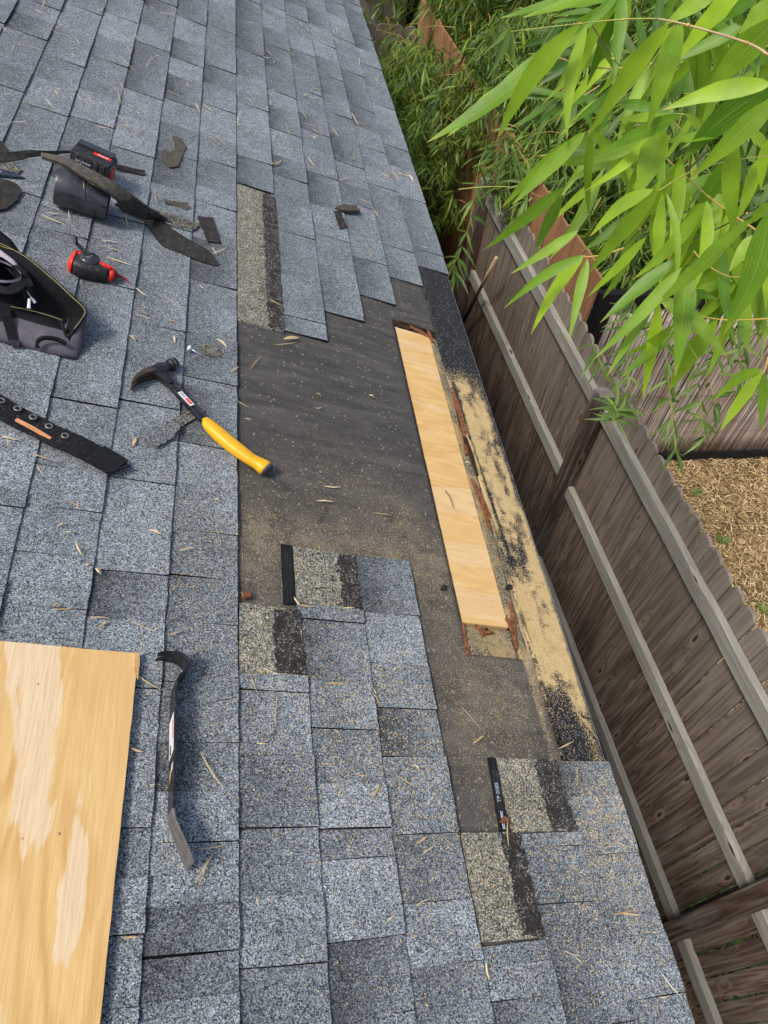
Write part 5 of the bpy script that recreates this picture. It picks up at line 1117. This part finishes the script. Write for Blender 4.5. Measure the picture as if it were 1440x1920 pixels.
def bigleaf(b, t, wd, root, off, nseg=12, fold=.22, sag=.05, mat=M_LEAFF):
    d = t - b; L = d.length; view = ((b + t) / 2 - CAM).normalized(); N = (-view * .8 + Vector((0, 0, .55)) + Vector((random.gauss(0, .22), random.gauss(0, .22), random.gauss(0, .15)))).normalized()
    vs, s_, t_ = [], [], []; tw = random.uniform(-.5, .5); sg = random.uniform(-.5, 1.0) * sag; cv = random.uniform(-.06, .06)
    D = d.normalized(); S0 = D.cross(N).normalized()
    for i in range(nseg + 1):
        f = i / nseg; p = b + d * f + Vector((0, 0, 1)) * (sg * L * math.sin(math.pi * f)) + S0 * cv * L * math.sin(math.pi * f)
        S = (Matrix.Rotation(tw * (f - .4), 3, D) @ S0); U = S.cross(D)
        w = wd * ((min(1, f / .30) ** .50) if f < .30 else (1 - ((f - .30) / .70) ** 1.65)); w = max(w, .0004)
        wv = .05 * w * math.sin(f * 21 + tw * 9)
        vs += [p - S * w / 2 + U * (fold * w / 2 + wv) - off, p - off, p + S * w / 2 + U * (fold * w / 2 - wv) - off]; s_ += [f] * 3; t_ += [0, .5, 1]
    fs = []
    for i in range(nseg): a = 3 * i; fs += [(a, a + 1, a + 4, a + 3), (a + 1, a + 2, a + 5, a + 4)]
    me = mesh('leaf', vs, fs, mat, True); attr(me, 'leaf_s', s_); attr(me, 'leaf_t', t_); return obj('leaf', me, root)
for tok in FL.split():
    x1, y1, x2, y2, w = map(float, tok.split(',')); Lp = math.hypot(x2 - x1, y2 - y1); d0 = 1.0 + .30 * (1 - min(1, Lp / 260)) + random.uniform(-.06, .10)
    if fi >= 69: d0 += .25
    b = at(x1, y1, d0); t = at(x2, y2, d0 + random.uniform(-.03, .09)); bigleaf(b, t, w * 0.86 / FPX * d0, fb, FO); fi += 1
for q in range(20):                                        # more fans of narrow leaves at the stem nodes
    x1, y1 = random.uniform(1100, 1470), random.uniform(-30, 520)
    if y1 > 280 and x1 < 1190 + (y1 - 280) * .5: x1 += 200
    d0 = random.uniform(1.12, 1.40); hd_ = random.gauss(118, 16)
    for k in range(random.randint(2, 4)):
        an = math.radians(hd_ + (k - 1.5) * random.uniform(14, 26)); Lp = random.uniform(130, 235); b = at(x1, y1, d0); t = at(x1 + Lp * math.cos(an), y1 + Lp * math.sin(an), d0 + random.uniform(-.06, .10)); bigleaf(b, t, Lp * random.uniform(.085, .12) / FPX * d0, fb, FO, 10)
for q in range(70):                                        # leaves of the same branch further out, behind the big ones
    x1, y1 = random.uniform(1120, 1490), random.uniform(-60, 500); d0 = random.uniform(1.35, 1.75)
    if y1 > 330 and x1 < 1230 + (y1 - 330) * .7: continue
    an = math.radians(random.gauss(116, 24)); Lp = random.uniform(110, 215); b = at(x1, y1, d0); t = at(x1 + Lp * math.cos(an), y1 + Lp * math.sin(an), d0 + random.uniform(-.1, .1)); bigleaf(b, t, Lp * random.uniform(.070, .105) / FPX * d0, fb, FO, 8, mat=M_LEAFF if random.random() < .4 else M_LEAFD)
mb = empty('bamboo_branch', Matrix.Translation(at(1300, 150, 2.6))); tagp(mb, 'darker bamboo branches with middle sized leaves half hidden behind the large near leaves', 'bamboo branch'); MO = at(1300, 150, 2.6)
for q in range(62):
    cx, cy = random.uniform(930, 1480), random.uniform(-60, 420); d0 = random.uniform(2.2, 3.0)
    if cy > 90 + max(0, cx - 930) * 1.0: continue
    hd_ = random.gauss(112, 30); c_ = at(cx, cy, d0); e_ = at(cx + random.uniform(10, 50), cy - random.uniform(10, 50), d0)
    mk('twig', *tube([c_ - MO, e_ - MO], .0013, 4, Vector((.3, 1, 0))), M_STEMY if q % 3 else M_STEMD, mb)
    for k in range(random.randint(3, 5)):
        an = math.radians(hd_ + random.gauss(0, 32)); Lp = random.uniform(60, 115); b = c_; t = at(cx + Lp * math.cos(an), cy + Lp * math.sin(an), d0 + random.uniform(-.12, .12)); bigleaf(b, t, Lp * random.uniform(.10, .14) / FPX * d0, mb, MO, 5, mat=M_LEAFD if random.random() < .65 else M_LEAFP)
def stem(pts, d, r, mat, root, off, name='twig'):
    P = smoothpath([at(x, y, d + (q if len(pts[0]) > 2 else 0)) - off for x, y, *q_ in pts for q in [q_[0] if q_ else 0]], 5); n = len(P)
    mk(name, *tube(P, [r * (1 - .5 * i / (n - 1)) for i in range(n)], 7), mat, root, True)
    for i in range(5, n - 1, 5):
        mk('node', *tube([P[i] - (P[i + 1] - P[i]).normalized() * .002, P[i], P[i] + (P[i + 1] - P[i]).normalized() * .002], [r * .9, r * 1.4, r * .9], 7), M_STEMY, root, True)
for pts, d, r, mt in (([(1440, 103), (1400, 80), (1290, 47), (1234, 35)], 1.06, .0017, M_STEMT), ([(1234, 35), (1170, 36), (1088, 44), (957, 59)], 1.05, .0010, M_STEMG), ([(1440, 103), (1470, 118), (1520, 140)], 1.06, .0018, M_STEMG),
                      ([(1480, 470), (1400, 420), (1330, 370), (1250, 298)], 1.24, .0017, M_STEMY), ([(1330, 280), (1260, 350), (1200, 430), (1170, 462)], 1.26, .0015, M_STEMD), ([(1250, 465), (1320, 440), (1400, 400), (1480, 350)], 1.27, .0014, M_STEMD),
                      ([(1500, 592), (1430, 598), (1360, 600), (1310, 592)], 1.24, .0014, M_STEMY), ([(1170, 465), (1130, 478), (1095, 482)], 1.2, .0014, M_STEMY), ([(1300, 470), (1330, 500), (1380, 520), (1450, 500)], 1.25, .0013, M_STEMY),
                      ([(1110, 47), (1150, 110), (1165, 125)], 1.12, .0009, M_STEMD), ([(1040, 105), (1100, 125), (1165, 128), (1178, 126)], 1.30, .0015, M_STEMT), ([(1235, 358), (1300, 320), (1380, 300), (1470, 290)], 1.15, .0013, M_STEMG), ([(1440, 400), (1500, 380)], 1.1, .0014, M_STEMG),
                      ([(1440, 670), (1432, 697), (1400, 740)], 1.2, .0012, M_STEMY), ([(1440, 670), (1500, 620)], 1.2, .0014, M_STEMY), ([(1240, 560), (1290, 505), (1350, 470)], 1.12, .0012, M_STEMG), ([(1240, 565), (1270, 610), (1312, 680)], 1.12, .0007, M_STEMG),
                      ([(1285, 215), (1258, 218), (1290, 260), (1335, 330)], 1.2, .0016, M_STEMG), ([(1100, 250), (1140, 210), (1220, 120), (1265, 45)], 1.14, .0010, M_STEMG), ([(860, 355), (920, 350), (1000, 352)], 2.6, .0022, M_STEMG)):
    stem(pts, d, r, mt, fb, FO)
# --- thin sprays hanging in front of the reed screen
SP = [([(1230, 590), (1248, 660), (1255, 730), (1262, 800), (1268, 850)], 'thin green bamboo spray hanging in front of the reeds above the bottom frame bar'),
      ([(1300, 640), (1306, 700), (1316, 770), (1322, 830)], 'bamboo spray hanging in the middle of the reed screen'),
      ([(1370, 600), (1350, 660), (1330, 700), (1345, 770)], 'dark bamboo spray hanging right of the middle of the reed screen'),
      ([(1440, 610), (1400, 640), (1385, 690), (1380, 740)], 'dark bamboo spray hanging at the right side of the reed screen'),
      ([(1180, 640), (1176, 690), (1186, 750)], 'bamboo spray hanging at the left side of the reed screen'),
      ([(1150, 760), (1158, 775), (1155, 790)], 'small green bamboo sprig on top of the fence post'),
      ([(1110, 640), (1120, 665), (1130, 690)], 'dark bamboo sprig hanging over the scalloped fence tops'),
      ([(1190, 560), (1180, 590), (1185, 620)], 'small dark bamboo sprig at the upper left corner of the reeds'),
      ([(900, 300), (890, 360), (880, 420), (862, 470)], 'pale green bamboo spray in front of the cedar boards'),
      ([(860, 480), (850, 500), (852, 530)], 'drooping dark bamboo leaves in the gap beside the eave'),
      ([(960, 270), (980, 330), (990, 380)], 'loose bamboo spray drooping across the cedar boards')]
for si, (pts, lab) in enumerate(SP):
    d = [3.2, 3.3, 3.2, 3.1, 3.2, 3.02, 3.3, 3.3, 4.6, 4.4, 4.3][si]; off = at(*pts[0], d); root = empty('bamboo_spray', Matrix.Translation(off)); tagp(root, lab, 'bamboo spray')
    P = smoothpath([at(x, y, d) - off for x, y in pts], 4); mk('twig', *tube(P, .0016, 5), M_STEMG, root, True)
    for i in range(1, len(P), 2 if si not in (5,) else 1):
        for q in range(random.randint(3, 5) if si != 5 else 4):
            az = random.uniform(0, 6.28); D = Vector((math.cos(az) * .8, math.sin(az) * .8, random.uniform(-1.3, -.2) if si != 5 else random.uniform(-.3, .5))); Lf = random.uniform(.07, .14) * (1.3 if si in (8, 9, 10) else 1); b = P[i] + off
            o = bigleaf(b, b + D.normalized() * Lf, Lf * .12, root, off, 6, .2, .1, M_LEAFP)
# --- weeds
def weed(x, y, lab):
    P = dz(x, y, GZ + .05); root = empty('weed', Matrix.Translation((P.x, P.y, GZ))); tagp(root, lab, 'weed')
    for i in range(9):
        a = i * 2.4; b = Vector((0, 0, .01)); t = Vector((math.cos(a), math.sin(a), .8)) * random.uniform(.04, .08); o = bigleaf(b + root.location, t + root.location, .02, root, root.location, 5, .1, .1, M_LEAFP)
    mk('stem', *tube([Vector(), Vector((.003, 0, .04))], .002, 5), M_STEMG, root)
weed(1358, 1010, 'tiny green weed in the leaf litter near the middle'); weed(1432, 1138, 'small green weed in leaf litter at the frame edge'); weed(1305, 920, 'low green weed in leaf litter beside the fence tops')
def gc(n):
    x = rng.uniform(2.2, 3.6, n); y = rng.uniform(-1.2, .9, n); P = np.stack([x, y, np.full(n, GZ + .01) + rng.random(n) * .12], 1); az = rng.uniform(0, 6.28, n); D = np.stack([np.cos(az), np.sin(az), rng.uniform(-.1, .8, n)], 1)
    return leaf_arrays(P, D, rng.uniform(.05, .11, n), rng.uniform(.012, .03, n), np.tile([[0, 0, 1.0]], (n, 1)), .3)
V, T3 = gc(2600); tagp(obj('ground_cover', leaf_object(V, T3, 'ground_cover', M_LEAFB, rng.random(len(V)) * .5 + .5)), 'green ground cover glimpsed through the fence gaps', 'ground cover', kind='stuff')
